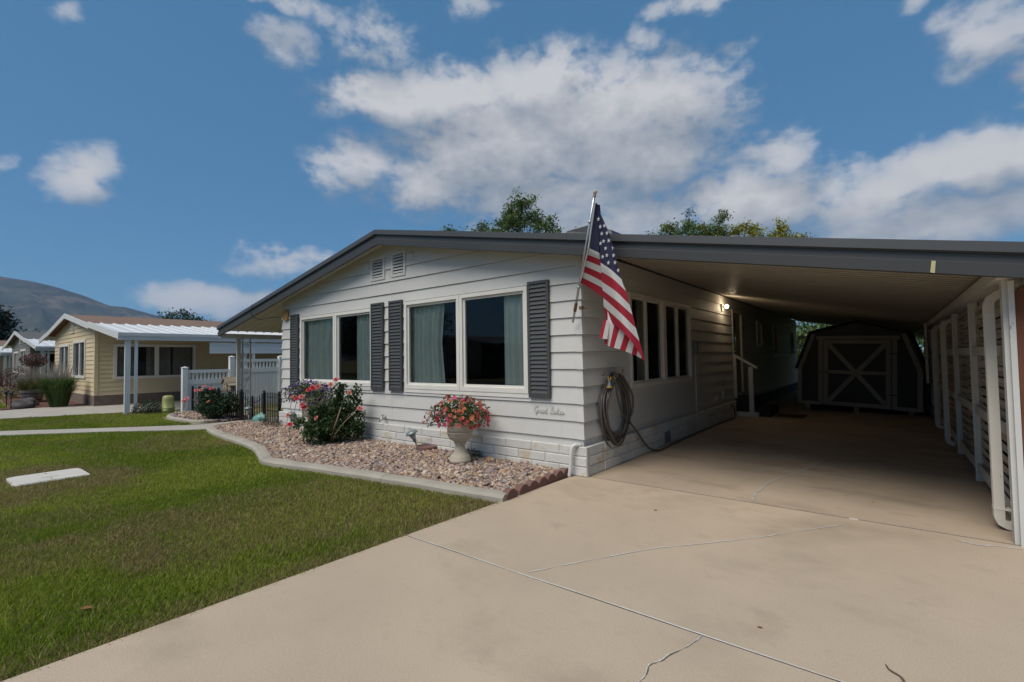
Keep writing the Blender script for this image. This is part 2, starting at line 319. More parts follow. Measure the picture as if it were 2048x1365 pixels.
M['oldwood'] = mat('old_wood', (0.27, 0.215, 0.15), 0.9, 0.22, 6, stretch=(1,1,5), rnd=0.12)
M['mulch'] = mat('bark_mulch', (0.115, 0.045, 0.03), 1.0, 0.4, 25, bump=0.02, bscale=40)
M['rock'] = mat('dark_rock', (0.10, 0.085, 0.085), 0.9, 0.3, 6, bump=0.02, bscale=9)
M['barrel'] = mat('barrel_wood', (0.12, 0.105, 0.095), 0.8, 0.2, 6)
M['mat'] = mat('door_mat', (0.09, 0.045, 0.03), 1.0, 0.2, 40, bump=0.004, bscale=200)
M['dkblue'] = mat('step_carpet', (0.03, 0.032, 0.04), 1.0, 0.2, 30)
M['navy'] = mat('flag_navy', (0.018, 0.02, 0.058), 0.8, 0.08, 30, bump=0.0004, bscale=500, transl=0.12)
M['flagred'] = mat('flag_red', (0.36, 0.012, 0.03), 0.8, 0.06, 30, bump=0.0004, bscale=500, transl=0.18)
M['flagwhite'] = mat('flag_white', (0.66, 0.64, 0.62), 0.8, 0.04, 30, bump=0.0004, bscale=500, transl=0.25)
M['asphalt'] = mat('asphalt', (0.055, 0.055, 0.057), 0.9, 0.15, 3, bump=0.003, bscale=90)
M['tarp'] = mat('black_tarp', (0.035, 0.035, 0.038), 0.5, 0.15, 5, bump=0.01, bscale=8)
M['capstuff'] = mat('clear_lens', (0.42, 0.42, 0.40), 0.2, 0.05, 10, spec=0.6)
M['tape'] = mat('torn_tape', (0.55, 0.52, 0.28), 0.6, 0.1, 20)
M['dryleaf'] = mat('dry_leaf', (0.22, 0.10, 0.035), 0.8, 0.25, 40)

# ------------------------------------------------------------------ numpy value noise
_tab = rng.random((256, 256)).astype(np.float32)
def vnoise(x, y, s):
    x = np.asarray(x)*s; y = np.asarray(y)*s
    xi = np.floor(x).astype(int); yi = np.floor(y).astype(int); fx = x-xi; fy = y-yi
    fx = fx*fx*(3-2*fx); fy = fy*fy*(3-2*fy)
    t = lambda a, b: _tab[a % 256, b % 256]
    return (t(xi, yi)*(1-fx)+t(xi+1, yi)*fx)*(1-fy)+(t(xi, yi+1)*(1-fx)+t(xi+1, yi+1)*fx)*fy
def fbm(x, y, s, o=4):
    r = 0; a = 0.5; tot = 0
    for k in range(o): r = r+a*vnoise(np.asarray(x)+17.3*k, np.asarray(y)-9.1*k, s*2**k); tot += a; a *= 0.5
    return r/tot
def inpoly(x, y, poly):
    r = np.zeros(len(x), bool); n = len(poly)
    for i in range(n):
        x0, y0 = poly[i]; x1, y1 = poly[(i+1) % n]
        if y0 == y1: continue
        c = ((y0 > y) != (y1 > y)) & (x < (x1-x0)*(y-y0)/(y1-y0)+x0); r ^= c
    return r
def catmull(pts, n=8):
    P = [np.array(p, float) for p in pts]; P = [2*P[0]-P[1]]+P+[2*P[-1]-P[-2]]; out = []
    for i in range(1, len(P)-2):
        for t in np.linspace(0, 1, n, endpoint=False):
            out.append(0.5*((2*P[i])+(-P[i-1]+P[i+1])*t+(2*P[i-1]-5*P[i]+4*P[i+1]-P[i+2])*t*t+(-P[i-1]+3*P[i]-3*P[i+1]+P[i+2])*t**3))
    out.append(P[-2]); return [tuple(p) for p in out]
def project(V):
    d = np.asarray(V)-np.array(CP); z = d@np.array(FW)
    return (d@np.array(RT))/z*953.7+1024, 682.5-(d@np.array(UP))/z*953.7, z

# ================================================================== SETTING
def sheet(name, poly, z, mt, th=0.0, parent=None):
    b = MB(); A = [(x, y, z) for x, y in poly]
    if th: b.prism([(x, y, z-th) for x, y in poly], A)
    else: b.add(A, [tuple(range(len(A)))])
    return struct(name, b, mt, parent)
g = MB(); g.quad((-5200, -5200, -0.03), (5200, -5200, -0.03), (5200, 5200, -0.03), (-5200, 5200, -0.03)); struct('ground', g, M['soil'])

KERB_OUT = catmull([(-8.52, -0.42), (-8.42, -0.78), (-8.05, -1.06), (-7.05, -1.26), (-5.89, -1.37), (-4.98, -1.49), (-4.3, -1.70), (-3.82, -1.85), (-3.41, -1.81), (-2.69, -1.67), (-1.42, -1.47), (-0.74, -1.39), (-0.12, -1.31)], 8)
def offset(pl, d):
    out = []
    for i, p in enumerate(pl):
        a = np.array(pl[max(i-1, 0)]); b = np.array(pl[min(i+1, len(pl)-1)]); t = b-a; t /= np.linalg.norm(t)
        out.append((p[0]-t[1]*d, p[1]+t[0]*d))
    return out
KERB_IN = offset(KERB_OUT, 0.15)
BED = KERB_IN + [(-0.16, -1.1), (-0.2, 0.0), (-7.1, 0.0), (-7.6, 0.12), (-8.35, -0.1)]

# driveway: three poured slabs
drv = thing('driveway', None, None, (1.5, -1, 0)); drv['kind'] = 'structure'
def slab(poly, mt):
    b = MB(); b.prism([(x, y, -0.14) for x, y in poly], [(x, y, 0.0) for x, y in poly]); return part('concrete_slab', b, mt, drv)
slab([(-0.36, -9), (5.2, -9), (5.2, -2.396), (-0.19, -2.396)], M['concrete'])
slab([(-0.189, -2.384), (5.2, -2.384), (5.2, -0.012), (-0.10, -0.012)], M['concrete'])
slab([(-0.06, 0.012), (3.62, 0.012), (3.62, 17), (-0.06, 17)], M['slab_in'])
def ribbon(name, pts, wd, z, mt, parent, jit=0.3):
    b = MB(); pts = catmull(pts, 6); n = len(pts); L = offset(pts, wd/2); Rr = offset(pts, -wd/2); vs = []
    for i in range(n):
        k = 1+random.uniform(-jit, jit); e = 0.35 if i in (0, n-1) else 1
        c = pts[i]; dx = (L[i][0]-c[0])*k*e; dy = (L[i][1]-c[1])*k*e; ox = random.uniform(-jit, jit)*wd*0.3; oy = random.uniform(-jit, jit)*wd*0.3
        vs += [(c[0]+dx+ox, c[1]+dy+oy, z), (c[0]-dx+ox, c[1]-dy+oy, z)]
    b.add(vs, [(2*i, 2*i+1, 2*i+3, 2*i+2) for i in range(n-1)])
    return part(name, b, mt, parent)
ribbon('joint_caulk', [(-0.17, -2.39), (0.3, -2.39), (0.9, -2.393), (1.5, -2.388), (2.2, -2.391), (3.2, -2.389), (5, -2.39)], 0.009, 0.0035, M['caulk'], drv, 0.35)
ribbon('joint_gap', [(-0.02, 0.0), (1, 0), (2, 0.0), (3.6, 0)], 0.03, -0.004, M['crackdark'], drv, 0.1)
ribbon('crack_filler', [(0.94, -2.36), (1.11, -2.06), (1.41, -1.56), (1.6, -1.33), (1.92, -0.945), (2.15, -0.62), (2.44, -0.2)], 0.006, 0.0035, M['caulk'], drv, 0.98)
ribbon('crack_filler', [(2.017, -2.40), (1.99, -2.52), (1.946, -2.632), (1.93, -2.7), (1.9, -2.76), (1.915, -2.84), (1.9, -2.95), (1.86, -3.1)], 0.006, 0.0035, M['caulk'], drv, 0.95)
ribbon('crack', [(2.019, -2.40), (1.993, -2.52), (1.95, -2.632), (1.934, -2.7), (1.905, -2.76), (1.918, -2.84), (1.903, -2.95)], 0.0026, 0.0042, M['crackdark'], drv, 0.95)
ribbon('crack_filler', [(1.731, 0.03), (1.70, 0.3), (1.707, 0.5), (1.74, 0.945), (1.976, 1.87), (2.17, 3.3), (2.3, 4.6)], 0.022, 0.0035, M['path'], drv, 0.8)
ribbon('crack_filler', [(3.08, -0.13), (3.2, -0.16), (3.28, -0.12), (3.42, -0.09)], 0.014, 0.0035, M['caulk'], drv, 0.5)
b = MB(); b.box(2.46, 2.52, -0.02, 0.0, -0.003, 0.004); part('caulk_blob', b, M['caulk'], drv)

# concrete walk to the little gate, neighbour's drive, street
walk = catmull([(-13.4, -5.55), (-11.7, -3.6), (-10.38, -2.26), (-9.3, -1.05), (-9.1, -0.6), (-9.08, 0.9)], 6) + catmull([(-7.95, 0.9), (-8.02, 0.12), (-8.55, -0.42), (-8.45, -0.82), (-8.2, -1.03), (-9.69, -2.40), (-10.86, -3.68), (-12.6, -5.7)], 6)
sheet('garden_path', walk, 0.004, M['path'], 0.05)
sheet('neighbour_driveway', [(-16.0, -5.8), (-15.1, -3.3), (-14.05, -1.0), (-13.66, 0.1), (-13.5, 9), (-17.55, 9), (-17.55, -0.9), (-18.7, -1.3), (-18.5, -2.5), (-18.3, -3.1), (-19, -5.8)], 0.003, M['path'], 0.05)
sheet('street', [(-300, -17), (300, -17), (300, -9.2), (-300, -9.2)], -0.012, M['asphalt'])
sheet('mulch_bed', catmull([(-18.75, -1.35), (-18.6, -2.5), (-18.9, -3.0), (-20.2, -2.7), (-22, -2.6), (-24.5, -2.5), (-26.5, -2.2), (-26.5, -1.0)], 5)+[(-17.6, -1.0)], 0.008, M['mulch'], 0.04)
LBED = catmull([(-9.5, -0.62), (-10.3, -0.72), (-11.2, -0.72), (-11.9, -0.5), (-12.2, -0.12)], 6) + [(-12.2, 0.6), (-9.2, 0.6), (-9.22, -0.3)]
sheet('gravel_bed_floor', BED, 0.012, M['gravelbase'], 0.06)
sheet('gravel_strip_floor', LBED, 0.008, M['gravelbase'], 0.05)

# poured kerbs
def kerb(name, outer, wd, cuts, h=0.062):
    root = thing(name, None, None, (*outer[0], 0)); root['kind'] = 'structure'
    inn = offset(outer, wd); n = len(outer); segs = [0]+cuts+[n-1]
    for a, c in zip(segs[:-1], segs[1:]):
        b = MB(); vs = []
        for i in range(a, c+1):
            o = np.array(outer[i]); k = np.array(inn[i]); t = 0.0
            if i == a and a > 0: t = 0.006
            hh = h+random.uniform(-0.003, 0.003)
            nx = np.array(outer[min(i+1, n-1)])-o; nx = nx/(np.linalg.norm(nx)+1e-9)*t
            for f, z in ((0, -0.05), (0, hh*0.5), (0.22, hh*0.88), (0.6, hh), (0.93, hh*0.95), (1, hh*0.7), (1, -0.05)):
                p = o*(1-f)+k*f+nx; vs.append((p[0], p[1], z))
        m_ = 7; L = c-a+1
        fs = [(i*m_+j, i*m_+j+1, (i+1)*m_+j+1, (i+1)*m_+j) for i in range(L-1) for j in range(m_-1)]
        fs += [tuple(range(m_)), tuple((L-1)*m_+j for j in range(m_))]
        b.add(vs, fs); part('kerb_length', b, M['kerb'], root)
kerb('garden_kerb', KERB_OUT, 0.15, [26, 55, 78])
kerb('strip_kerb', catmull([(-9.33, -0.33), (-9.6, -0.72), (-10.3, -0.82), (-11.2, -0.82), (-11.95, -0.58), (-12.25, -0.15)], 6), -0.1, [12], 0.05)

# gravel: thousands of rounded pebbles
def ico(sub):
    bm = bmesh.new(); bmesh.ops.create_icosphere(bm, subdivisions=sub, radius=1.0)
    V = np.array([v.co[:] for v in bm.verts]); F = np.array([[v.index for v in f.verts] for f in bm.faces]); bm.free(); return V, F
PEB = np.array([(0.46, 0.34, 0.27), (0.52, 0.42, 0.33), (0.36, 0.25, 0.21), (0.30, 0.23, 0.22), (0.43, 0.30, 0.20), (0.58, 0.50, 0.42), (0.24, 0.19, 0.19), (0.47, 0.36, 0.33), (0.40, 0.27, 0.16), (0.34, 0.31, 0.31)])
def gravel(name, poly, n, smin, smax, label, hfun, avoid=(), sub=2):
    xs = [p[0] for p in poly]; ys = [p[1] for p in poly]; pts = np.zeros((0, 2))
    while len(pts) < n:
        q = np.stack([rng.uniform(min(xs), max(xs), n*3), rng.uniform(min(ys), max(ys), n*3)], -1)
        q = q[inpoly(q[:, 0], q[:, 1], poly)]
        for (ax, ay, ar) in avoid: q = q[np.hypot(q[:, 0]-ax, q[:, 1]-ay) > ar]
        pts = np.concatenate([pts, q])
    pts = pts[:n]; V0, F0 = ico(sub); k = len(V0)
    s = rng.uniform(smin, smax, n)*np.where(rng.random(n) < 0.12, 1.5, 1)
    sx = np.stack([s*rng.uniform(0.85, 1.45, n), s*rng.uniform(0.7, 1.1, n), s*rng.uniform(0.45, 0.8, n)], -1)
    ang = rng.uniform(0, 2*np.pi, n); tl = rng.normal(0, 0.35, n)
    V = V0[None]*sx[:, None, :]
    V = V*(1+0.16*np.sin(V0[None, :, [1]]*3.1+ang[:, None, None]*5)+0.10*np.sin(V0[None, :, [2]]*4+V0[None, :, [0]]*3+ang[:, None, None]*9))
    c, sn = np.cos(tl)[:, None], np.sin(tl)[:, None]; x, z = V[..., 0].copy(), V[..., 2].copy(); V[..., 0] = x*c-z*sn; V[..., 2] = x*sn+z*c
    c, sn = np.cos(ang)[:, None], np.sin(ang)[:, None]; x, y = V[..., 0].copy(), V[..., 1].copy(); V[..., 0] = x*c-y*sn; V[..., 1] = x*sn+y*c
    base = hfun(pts[:, 0], pts[:, 1])+s*rng.uniform(0.1, 0.75, n)
    V[..., 0] += pts[:, [0]]; V[..., 1] += pts[:, [1]]; V[..., 2] += base[:, None]
    F = (F0[None]+(np.arange(n)*k)[:, None, None]).reshape(-1, 3)
    cc = PEB[rng.integers(0, len(PEB), n)]*rng.uniform(0.55, 1.1, (n, 1))*np.array([1.0, 0.95, 0.88])
    o = npmesh(name, V.reshape(-1, 3), F, M['pebble'], np.repeat(cc, k, 0), smooth=True)
    return tag(o, label, 'gravel', kind='stuff')
gravel('gravel', BED, 17000, 0.011, 0.023, 'tan and mauve river pebbles filling the bed below the front windows', lambda x, y: 0.016+0.030*np.clip((y+1.4)/1.4, 0, 1), [(-1.53, -0.44, 0.165), (-2.50, -0.13, 0.14)], 2)
gravel('gravel', LBED, 1500, 0.02, 0.04, 'tan pebbles round the rose bush by the black fence', lambda x, y: 0.01+0*x, (), 1)

# lawn
def blades(name, polys, holes, dens, label, hmin=0.020, hmax=0.044):
    out = []
    for poly in polys:
        xs = [p[0] for p in poly]; ys = [p[1] for p in poly]; area = (max(xs)-min(xs))*(max(ys)-min(ys)); n = int(area*dens)
        x = rng.uniform(min(xs), max(xs), n); y = rng.uniform(min(ys), max(ys), n)
        k = inpoly(x, y, poly)
        for h in holes: k &= ~inpoly(x, y, h)
        x, y = x[k], y[k]
        px, py, d = project(np.stack([x, y, 0*x], -1))
        vis = (d > 0.25) & (px > -700) & (px < 2500) & (py < 2300)
        keep = vis & (rng.random(len(x)) < np.minimum(1, (3.6/np.maximum(d, 0.5))**1.35))
        out.append(np.stack([x[keep], y[keep], d[keep]], -1))
    P = np.concatenate(out); n = len(P); x, y, d = P.T
    patch = fbm(x, y, 0.75, 3); fine = fbm(x+40, y+3, 5.0, 3)
    ht = rng.uniform(hmin, hmax, n)*(0.75+0.55*fine); wd = rng.uniform(0.0016, 0.0030, n)*np.clip(d/3.6, 1, 3.2)**0.75
    a = rng.uniform(0, 2*np.pi, n); lean = rng.uniform(0.1, 0.95, n)*ht; la = rng.uniform(0, 2*np.pi, n)
    V = np.zeros((n, 5, 3)); dx, dy = np.cos(a)*wd, np.sin(a)*wd; lx, ly = np.cos(la)*lean, np.sin(la)*lean
    z0 = -0.03
    V[:, 0] = np.stack([x-dx, y-dy, 0*x+z0], -1); V[:, 1] = np.stack([x+dx, y+dy, 0*x+z0], -1)
    V[:, 2] = np.stack([x-dx*0.8+lx*0.35, y-dy*0.8+ly*0.35, z0+ht*0.62], -1); V[:, 3] = np.stack([x+dx*0.8+lx*0.35, y+dy*0.8+ly*0.35, z0+ht*0.62], -1)
    V[:, 4] = np.stack([x+lx, y+ly, z0+ht], -1)
    b = np.arange(n)[:, None]*5
    F = np.concatenate([b+np.array([[0, 1, 3]]), b+np.array([[0, 3, 2]]), b+np.array([[2, 3, 4]])])
    g1 = np.array([0.190, 0.260, 0.018]); g2 = np.array([0.295, 0.345, 0.038]); dry = np.array([0.40, 0.32, 0.14]); dk = np.array([0.090, 0.140, 0.022])
    t = np.clip((patch-0.38)/0.24, 0, 1)[:, None]
    colr = g1*(1-t)+g2*t
    dryness = np.clip((fbm(x-31, y+2, 0.7, 4)-0.50)/0.10, 0, 1)+0.7*np.clip((fbm(x+5, y+60, 1.6, 3)-0.56)/0.10, 0, 1)
    near_edge = np.clip(1-np.abs(x+0.2)/0.35, 0, 1)*0.7+np.clip(1-np.hypot((x+5.3)/1.2, (y+3.7)/0.9), 0, 1)*0.8
    pd = np.clip(0.10+0.44*dryness+near_edge, 0, 0.9)
    isdry = rng.random(n) < pd
    colr = np.where(isdry[:, None], dry*rng.uniform(0.6, 1.05, (n, 1)), colr*rng.uniform(0.82, 1.2, (n, 1)))
    colr = np.where((rng.random(n) < 0.07)[:, None], dk, colr)
    C = np.repeat(colr, 5, 0)
    o = npmesh(name, V.reshape(-1, 3), F, M['grass'], C)
    return tag(o, label, 'lawn', kind='stuff')
LID = [(-5.64, -4.06), (-4.96, -4.03), (-4.97, -3.34), (-5.65, -3.40)]
LAWN = [(-0.36, -9), (-0.19, -2.39), (-0.13, -1.33)] + KERB_OUT[::-1][1:] + [(-8.4, -0.9), (-8.2, -1.04), (-9.69, -2.41), (-10.86, -3.70), (-12.6, -5.75), (-14, -7.5), (-14, -9)]
LAWN = [(x+(0.02 if i < 3 else 0), y) for i, (x, y) in enumerate(LAWN)]
blades('lawn_grass', [LAWN], [LID], 17000, 'front lawn of mown grass with dry tan patches beside the driveway')
blades('lawn_grass', [[(-9.25, -0.95), (-9.6, -0.84), (-10.3, -0.93), (-11.3, -0.93), (-12.1, -0.65), (-12.4, -0.1), (-13.6, -0.1), (-14.0, -1.0), (-15.05, -3.3), (-15.9, -5.7), (-13.4, -5.5), (-11.75, -3.6), (-10.4, -2.27)]], [], 15000, 'strip of grass between the garden path and the next driveway', 0.03, 0.06)
blades('lawn_grass', [[(-19.1, -3.1), (-20.2, -2.8), (-22, -2.7), (-24.5, -2.6), (-27, -2.3), (-30, -2.5), (-30, -6), (-19.2, -6)]], [], 9000, 'far lawn beyond the second driveway', 0.04, 0.07)

# leaf helper used by every plant
def leafcloud(C, size, colr, asp=0.55, up=0.3, jit=0.35):
    """C (n,3) leaf positions -> folded diamond leaves"""
    n = len(C); s = size*rng.uniform(0.6, 1.3, n)
    d = rng.normal(0, 1, (n, 3)); d /= np.linalg.norm(d, axis=1, keepdims=True)
    nrm = rng.normal(0, 1, (n, 3)); nrm[:, 2] += up*3; sd_ = np.cross(d, nrm); sd_ /= np.linalg.norm(sd_, axis=1, keepdims=True)+1e-9
    nn = np.cross(sd_, d)
    s = s[:, None]
    V = np.stack([C-d*s*0.5, C+sd_*s*asp*0.5+nn*s*0.08, C+d*s*0.5, C-sd_*s*asp*0.5+nn*s*0.08], 1)
    b = np.arange(n)[:, None]*4
    F = np.concatenate([b+np.array([[0, 1, 2]]), b+np.array([[0, 2, 3]])])
    cc = np.asarray(colr); cc = np.broadcast_to(cc, (n, 3))*(1+rng.uniform(-jit, jit, (n, 1)))
    return V.reshape(-1, 3), F, np.repeat(cc, 4, 0)
def merge(parts):
    V, F, Cc = [], [], []; o = 0
    for v, f, c in parts: V.append(v); F.append(f+o); Cc.append(c); o += len(v)
    return np.concatenate(V), np.concatenate(F), np.concatenate(Cc)
def ellip(n, c, r, hollow=0.5):
    u = rng.normal(0, 1, (n, 3)); u /= np.linalg.norm(u, axis=1, keepdims=True)
    rad = (hollow**3+rng.random(n)*(1-hollow**3))**(1/3)
    return np.array(c)+u*rad[:, None]*np.array(r)

# ================================================================== MAIN HOUSE
PX, PZ, SL = -3.47, 3.39, 0.193            # ridge position, ridge top height, roof slope
WL, HZ, E0 = -7.03, 0.41, 0.2              # left wall, first lap, lap exposure
HY = 16.0                                  # house length
def roof_top(x): return PZ-SL*abs(x-PX)
def clip(poly, a, b_, c):
    out = []; n = len(poly)
    for i in range(n):
        p, q = poly[i], poly[(i+1) % n]; dp = a*p[0]+b_*p[1]-c; dq = a*q[0]+b_*q[1]-c
        if dp <= 0: out.append(p)
        if dp*dq < 0: t = dp/(dp-dq); out.append((p[0]+(q[0]-p[0])*t, p[1]+(q[1]-p[1])*t))
    return out
def minus(rects, o):
    res = []
    for (a, b_, c, d) in rects:
        x0, x1, z0, z1 = o
        if x1 <= a or x0 >= b_ or z1 <= c or z0 >= d: res.append((a, b_, c, d)); continue
        if a < x0: res.append((a, x0, c, d))
        if x1 < b_: res.append((x1, b_, c, d))
        m0, m1 = max(a, x0), min(b_, x1)
        if c < z0: res.append((m0, m1, c, z0))
        if z1 < d: res.append((m0, m1, z1, d))
    return res
FRONT = lambda u, d, z: (u, -d, z)
SIDE = lambda u, d, z: (d, u, z)
LEFT = lambda u, d, z: (WL-d, u, z)
BACKW = lambda u, d, z: (u, HY+d, z)
def lap(poly, zr, mp, d0=0.026, d1=0.007, expo=E0):
    dep = lambda z: d0+(d1-d0)*(z-zr)/expo
    b = MB(); b.prism([mp(x, 0.0, z) for x, z in poly], [mp(x, dep(z), z) for x, z in poly]); return b
house = thing('house', 'long pale grey clapboard home with dark roof trim, shutters and an attached carport', 'house', (PX, 0, 0))
def laps(mp, u0, u1, rows, cuts, gable=None, zstart=HZ, name='siding_board', mt=None, parent=house, expo=E0, joints=(), d0=0.026, d1=0.007):
    edges = [u0]+list(joints)+[u1]
    for i in rows:
        z0 = zstart+expo*i; z1 = z0+expo
        for ua, ub in zip(edges[:-1], edges[1:]):
            rects = [(ua+0.0012, ub-0.0012, z0, z1)]
            for c in cuts: rects = minus(rects, c)
            for (a, b_, c, d) in rects:
                if b_-a < 0.004 or d-c < 0.004: continue
                if abs(d-z1) < 1e-6 and d-c > 0.03: d -= 0.0035  # gap bares dark sheathing, standing in for the shadow line under each lap
                poly = [(a, c), (b_, c), (b_, d), (a, d)]
                if gable:
                    for h in gable: poly = clip(poly, *h)
                if len(poly) < 3: continue
                part(name, lap(poly, z0, mp, d0, d1, expo), mt or M['siding'], parent)
W1 = (-6.30, -3.935, 0.905, 2.222); W2 = (-3.125, -0.735, 0.895, 2.252)
VENTS = [(-3.985, -3.61, 2.66, 3.045), (-3.44, -3.09, 2.665, 3.06)]
GAB = [(SL, 1, PZ-0.13+SL*PX), (-SL, 1, PZ-0.13-SL*PX)]
laps(FRONT, WL, 0.0, range(0, 15), [W1, W2]+VENTS, GAB, joints=(PX,))
part('starter_strip', lap([(WL, 0.30), (0, 0.30), (0, HZ), (WL, HZ)], 0.30, FRONT, 0.006, 0.005, 0.11), M['siding'], house)
SW = (1.235, 3.77, 0.86, 2.235); DOOR = (6.62, 7.5, 0.42, 2.36); SW2 = (9.1, 9.75, 1.55, 2.25); SW3 = (11.4, 12.1, 1.25, 2.25); SW4 = (14.5, 15.2, 1.3, 2.2)
laps(SIDE, 0.0, HY, range(0, 11), [SW, DOOR, SW2, SW3, SW4, (-1, 20, 2.6, 3)], joints=(3.88, 8.1, 12.2))
part('starter_strip', lap([(0, 0.30), (HY, 0.30), (HY, HZ), (0, HZ)], 0.30, SIDE, 0.006, 0.005, 0.11), M['siding'], house)
laps(LEFT, 0.0, 3.6, range(0, 10), [], [(0, 1, 2.62)])
part('left_siding', lap([(3.6, 0.3), (HY, 0.3), (HY, 2.62), (3.6, 2.62)], 0.3, LEFT, 0.02, 0.02, 2), M['siding'], house)
# metal corner caps on every lap of the two front corners
for i in range(0, 11):
    z0 = HZ+E0*i; z1 = z0+E0*0.985
    b = MB(); a, c = 0.0285, 0.0095
    b.prism([(-0.055, 0.001, z0-0.003), (-0.055, -a, z0-0.003), (a, -a, z0-0.003), (a, 0.055, z0-0.003), (0.001, 0.055, z0-0.003), (0.001, 0.001, z0-0.003)],
            [(-0.055, 0.001, z1), (-0.055, -c, z1), (c, -c, z1), (c, 0.055, z1), (0.001, 0.055, z1), (0.001, 0.001, z1)])
    part('corner_cap', b, M['siding'], house)
    b = MB()
    b.prism([(WL+0.05, 0.001, z0-0.003), (WL+0.05, -a, z0-0.003), (WL-a, -a, z0-0.003), (WL-a, 0.05, z0-0.003), (WL-0.001, 0.05, z0-0.003), (WL-0.001, 0.001, z0-0.003)],
            [(WL+0.05, 0.001, z1), (WL+0.05, -c, z1), (WL-c, -c, z1), (WL-c, 0.05, z1), (WL-0.001, 0.05, z1), (WL-0.001, 0.001, z1)])
    if i < 10: part('corner_cap', b, M['siding'], house)
for i in range(-1, 14):
    z0 = HZ+E0*i
    if 2.6 < z0+0.1 < 3.1 or z0 > 2.9: continue
    b = MB(); b.prism([(PX-0.022, -0.001, z0-0.002), (PX+0.022, -0.001, z0-0.002), (PX+0.022, -0.0285, z0-0.002), (PX-0.022, -0.0285, z0-0.002)],
                      [(PX-0.022, -0.001, z0+0.195), (PX+0.022, -0.001, z0+0.195), (PX+0.022, -0.010, z0+0.195), (PX-0.022, -0.010, z0+0.195)])
    if i >= 0: part('joint_cap', b, M['siding'], house)

# sheathing, floor and partition make the inside a real dark room
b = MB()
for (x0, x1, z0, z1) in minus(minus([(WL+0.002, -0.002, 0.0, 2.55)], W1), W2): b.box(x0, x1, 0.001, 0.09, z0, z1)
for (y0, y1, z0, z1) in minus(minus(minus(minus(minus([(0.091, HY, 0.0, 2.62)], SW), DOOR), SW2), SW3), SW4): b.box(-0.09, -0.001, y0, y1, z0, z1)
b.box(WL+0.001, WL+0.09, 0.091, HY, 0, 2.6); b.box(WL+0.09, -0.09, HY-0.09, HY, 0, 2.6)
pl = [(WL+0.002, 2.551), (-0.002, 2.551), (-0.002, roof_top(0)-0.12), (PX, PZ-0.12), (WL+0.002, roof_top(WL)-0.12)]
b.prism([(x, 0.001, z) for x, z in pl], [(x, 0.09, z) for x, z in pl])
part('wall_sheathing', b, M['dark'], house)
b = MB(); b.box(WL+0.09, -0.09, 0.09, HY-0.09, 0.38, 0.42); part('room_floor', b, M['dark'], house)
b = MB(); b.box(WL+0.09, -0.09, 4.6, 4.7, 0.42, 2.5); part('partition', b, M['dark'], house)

# block skirting
def blockwall(mp, u0, u1, mb_mat=M['block']):
    b = MB(); A = [mp(u0, 0.002, -0.1), mp(u1, 0.002, -0.1), mp(u1, 0.058, -0.1), mp(u0, 0.058, -0.1)]
    A2 = [mp(u0, 0.002, 0.322), mp(u1, 0.002, 0.322), mp(u1, 0.058, 0.322), mp(u0, 0.058, 0.322)]
    b.prism(A, A2); part('mortar_bed', b, M['mortar'], house)
    H, Lb = 0.112, 0.40
    for r in range(-1, 3):
        z0 = r*H+0.004; u = u0-(0.2 if r % 2 else 0.0)
        while u < u1:
            a, c = max(u, u0)+0.004, min(u+Lb, u1)-0.004
            if c-a > 0.05:
                d = 0.068+random.uniform(-0.003, 0.004); e = 0.007; z1 = z0+H-0.008+random.uniform(-0.002, 0.002)
                bb = MB(); V = [mp(a, 0.03, z0), mp(c, 0.03, z0), mp(c, 0.03, z1), mp(a, 0.03, z1), mp(a, d-e, z0), mp(c, d-e, z0), mp(c, d-e, z1), mp(a, d-e, z1), mp(a+e, d, z0+e), mp(c-e, d, z0+e), mp(c-e, d, z1-e), mp(a+e, d, z1-e)]
                bb.add(V, [(0, 1, 5, 4), (1, 2, 6, 5), (2, 3, 7, 6), (3, 0, 4, 7), (4, 5, 9, 8), (5, 6, 10, 9), (6, 7, 11, 10), (7, 4, 8, 11), (8, 9, 10, 11), (0, 3, 2, 1)])
                if z1 > 0.0: part('block', bb, mb_mat, house)
            u += Lb
blockwall(FRONT, WL-0.06, 0.075)
blockwall(lambda u, d, z: (d, u, z), -0.029, 6.6)
b = MB(); b.box(0.03, 0.078, 2.28, 2.52, 0.03, 0.2); part('crawl_vent', b, M['greymetal'], house)

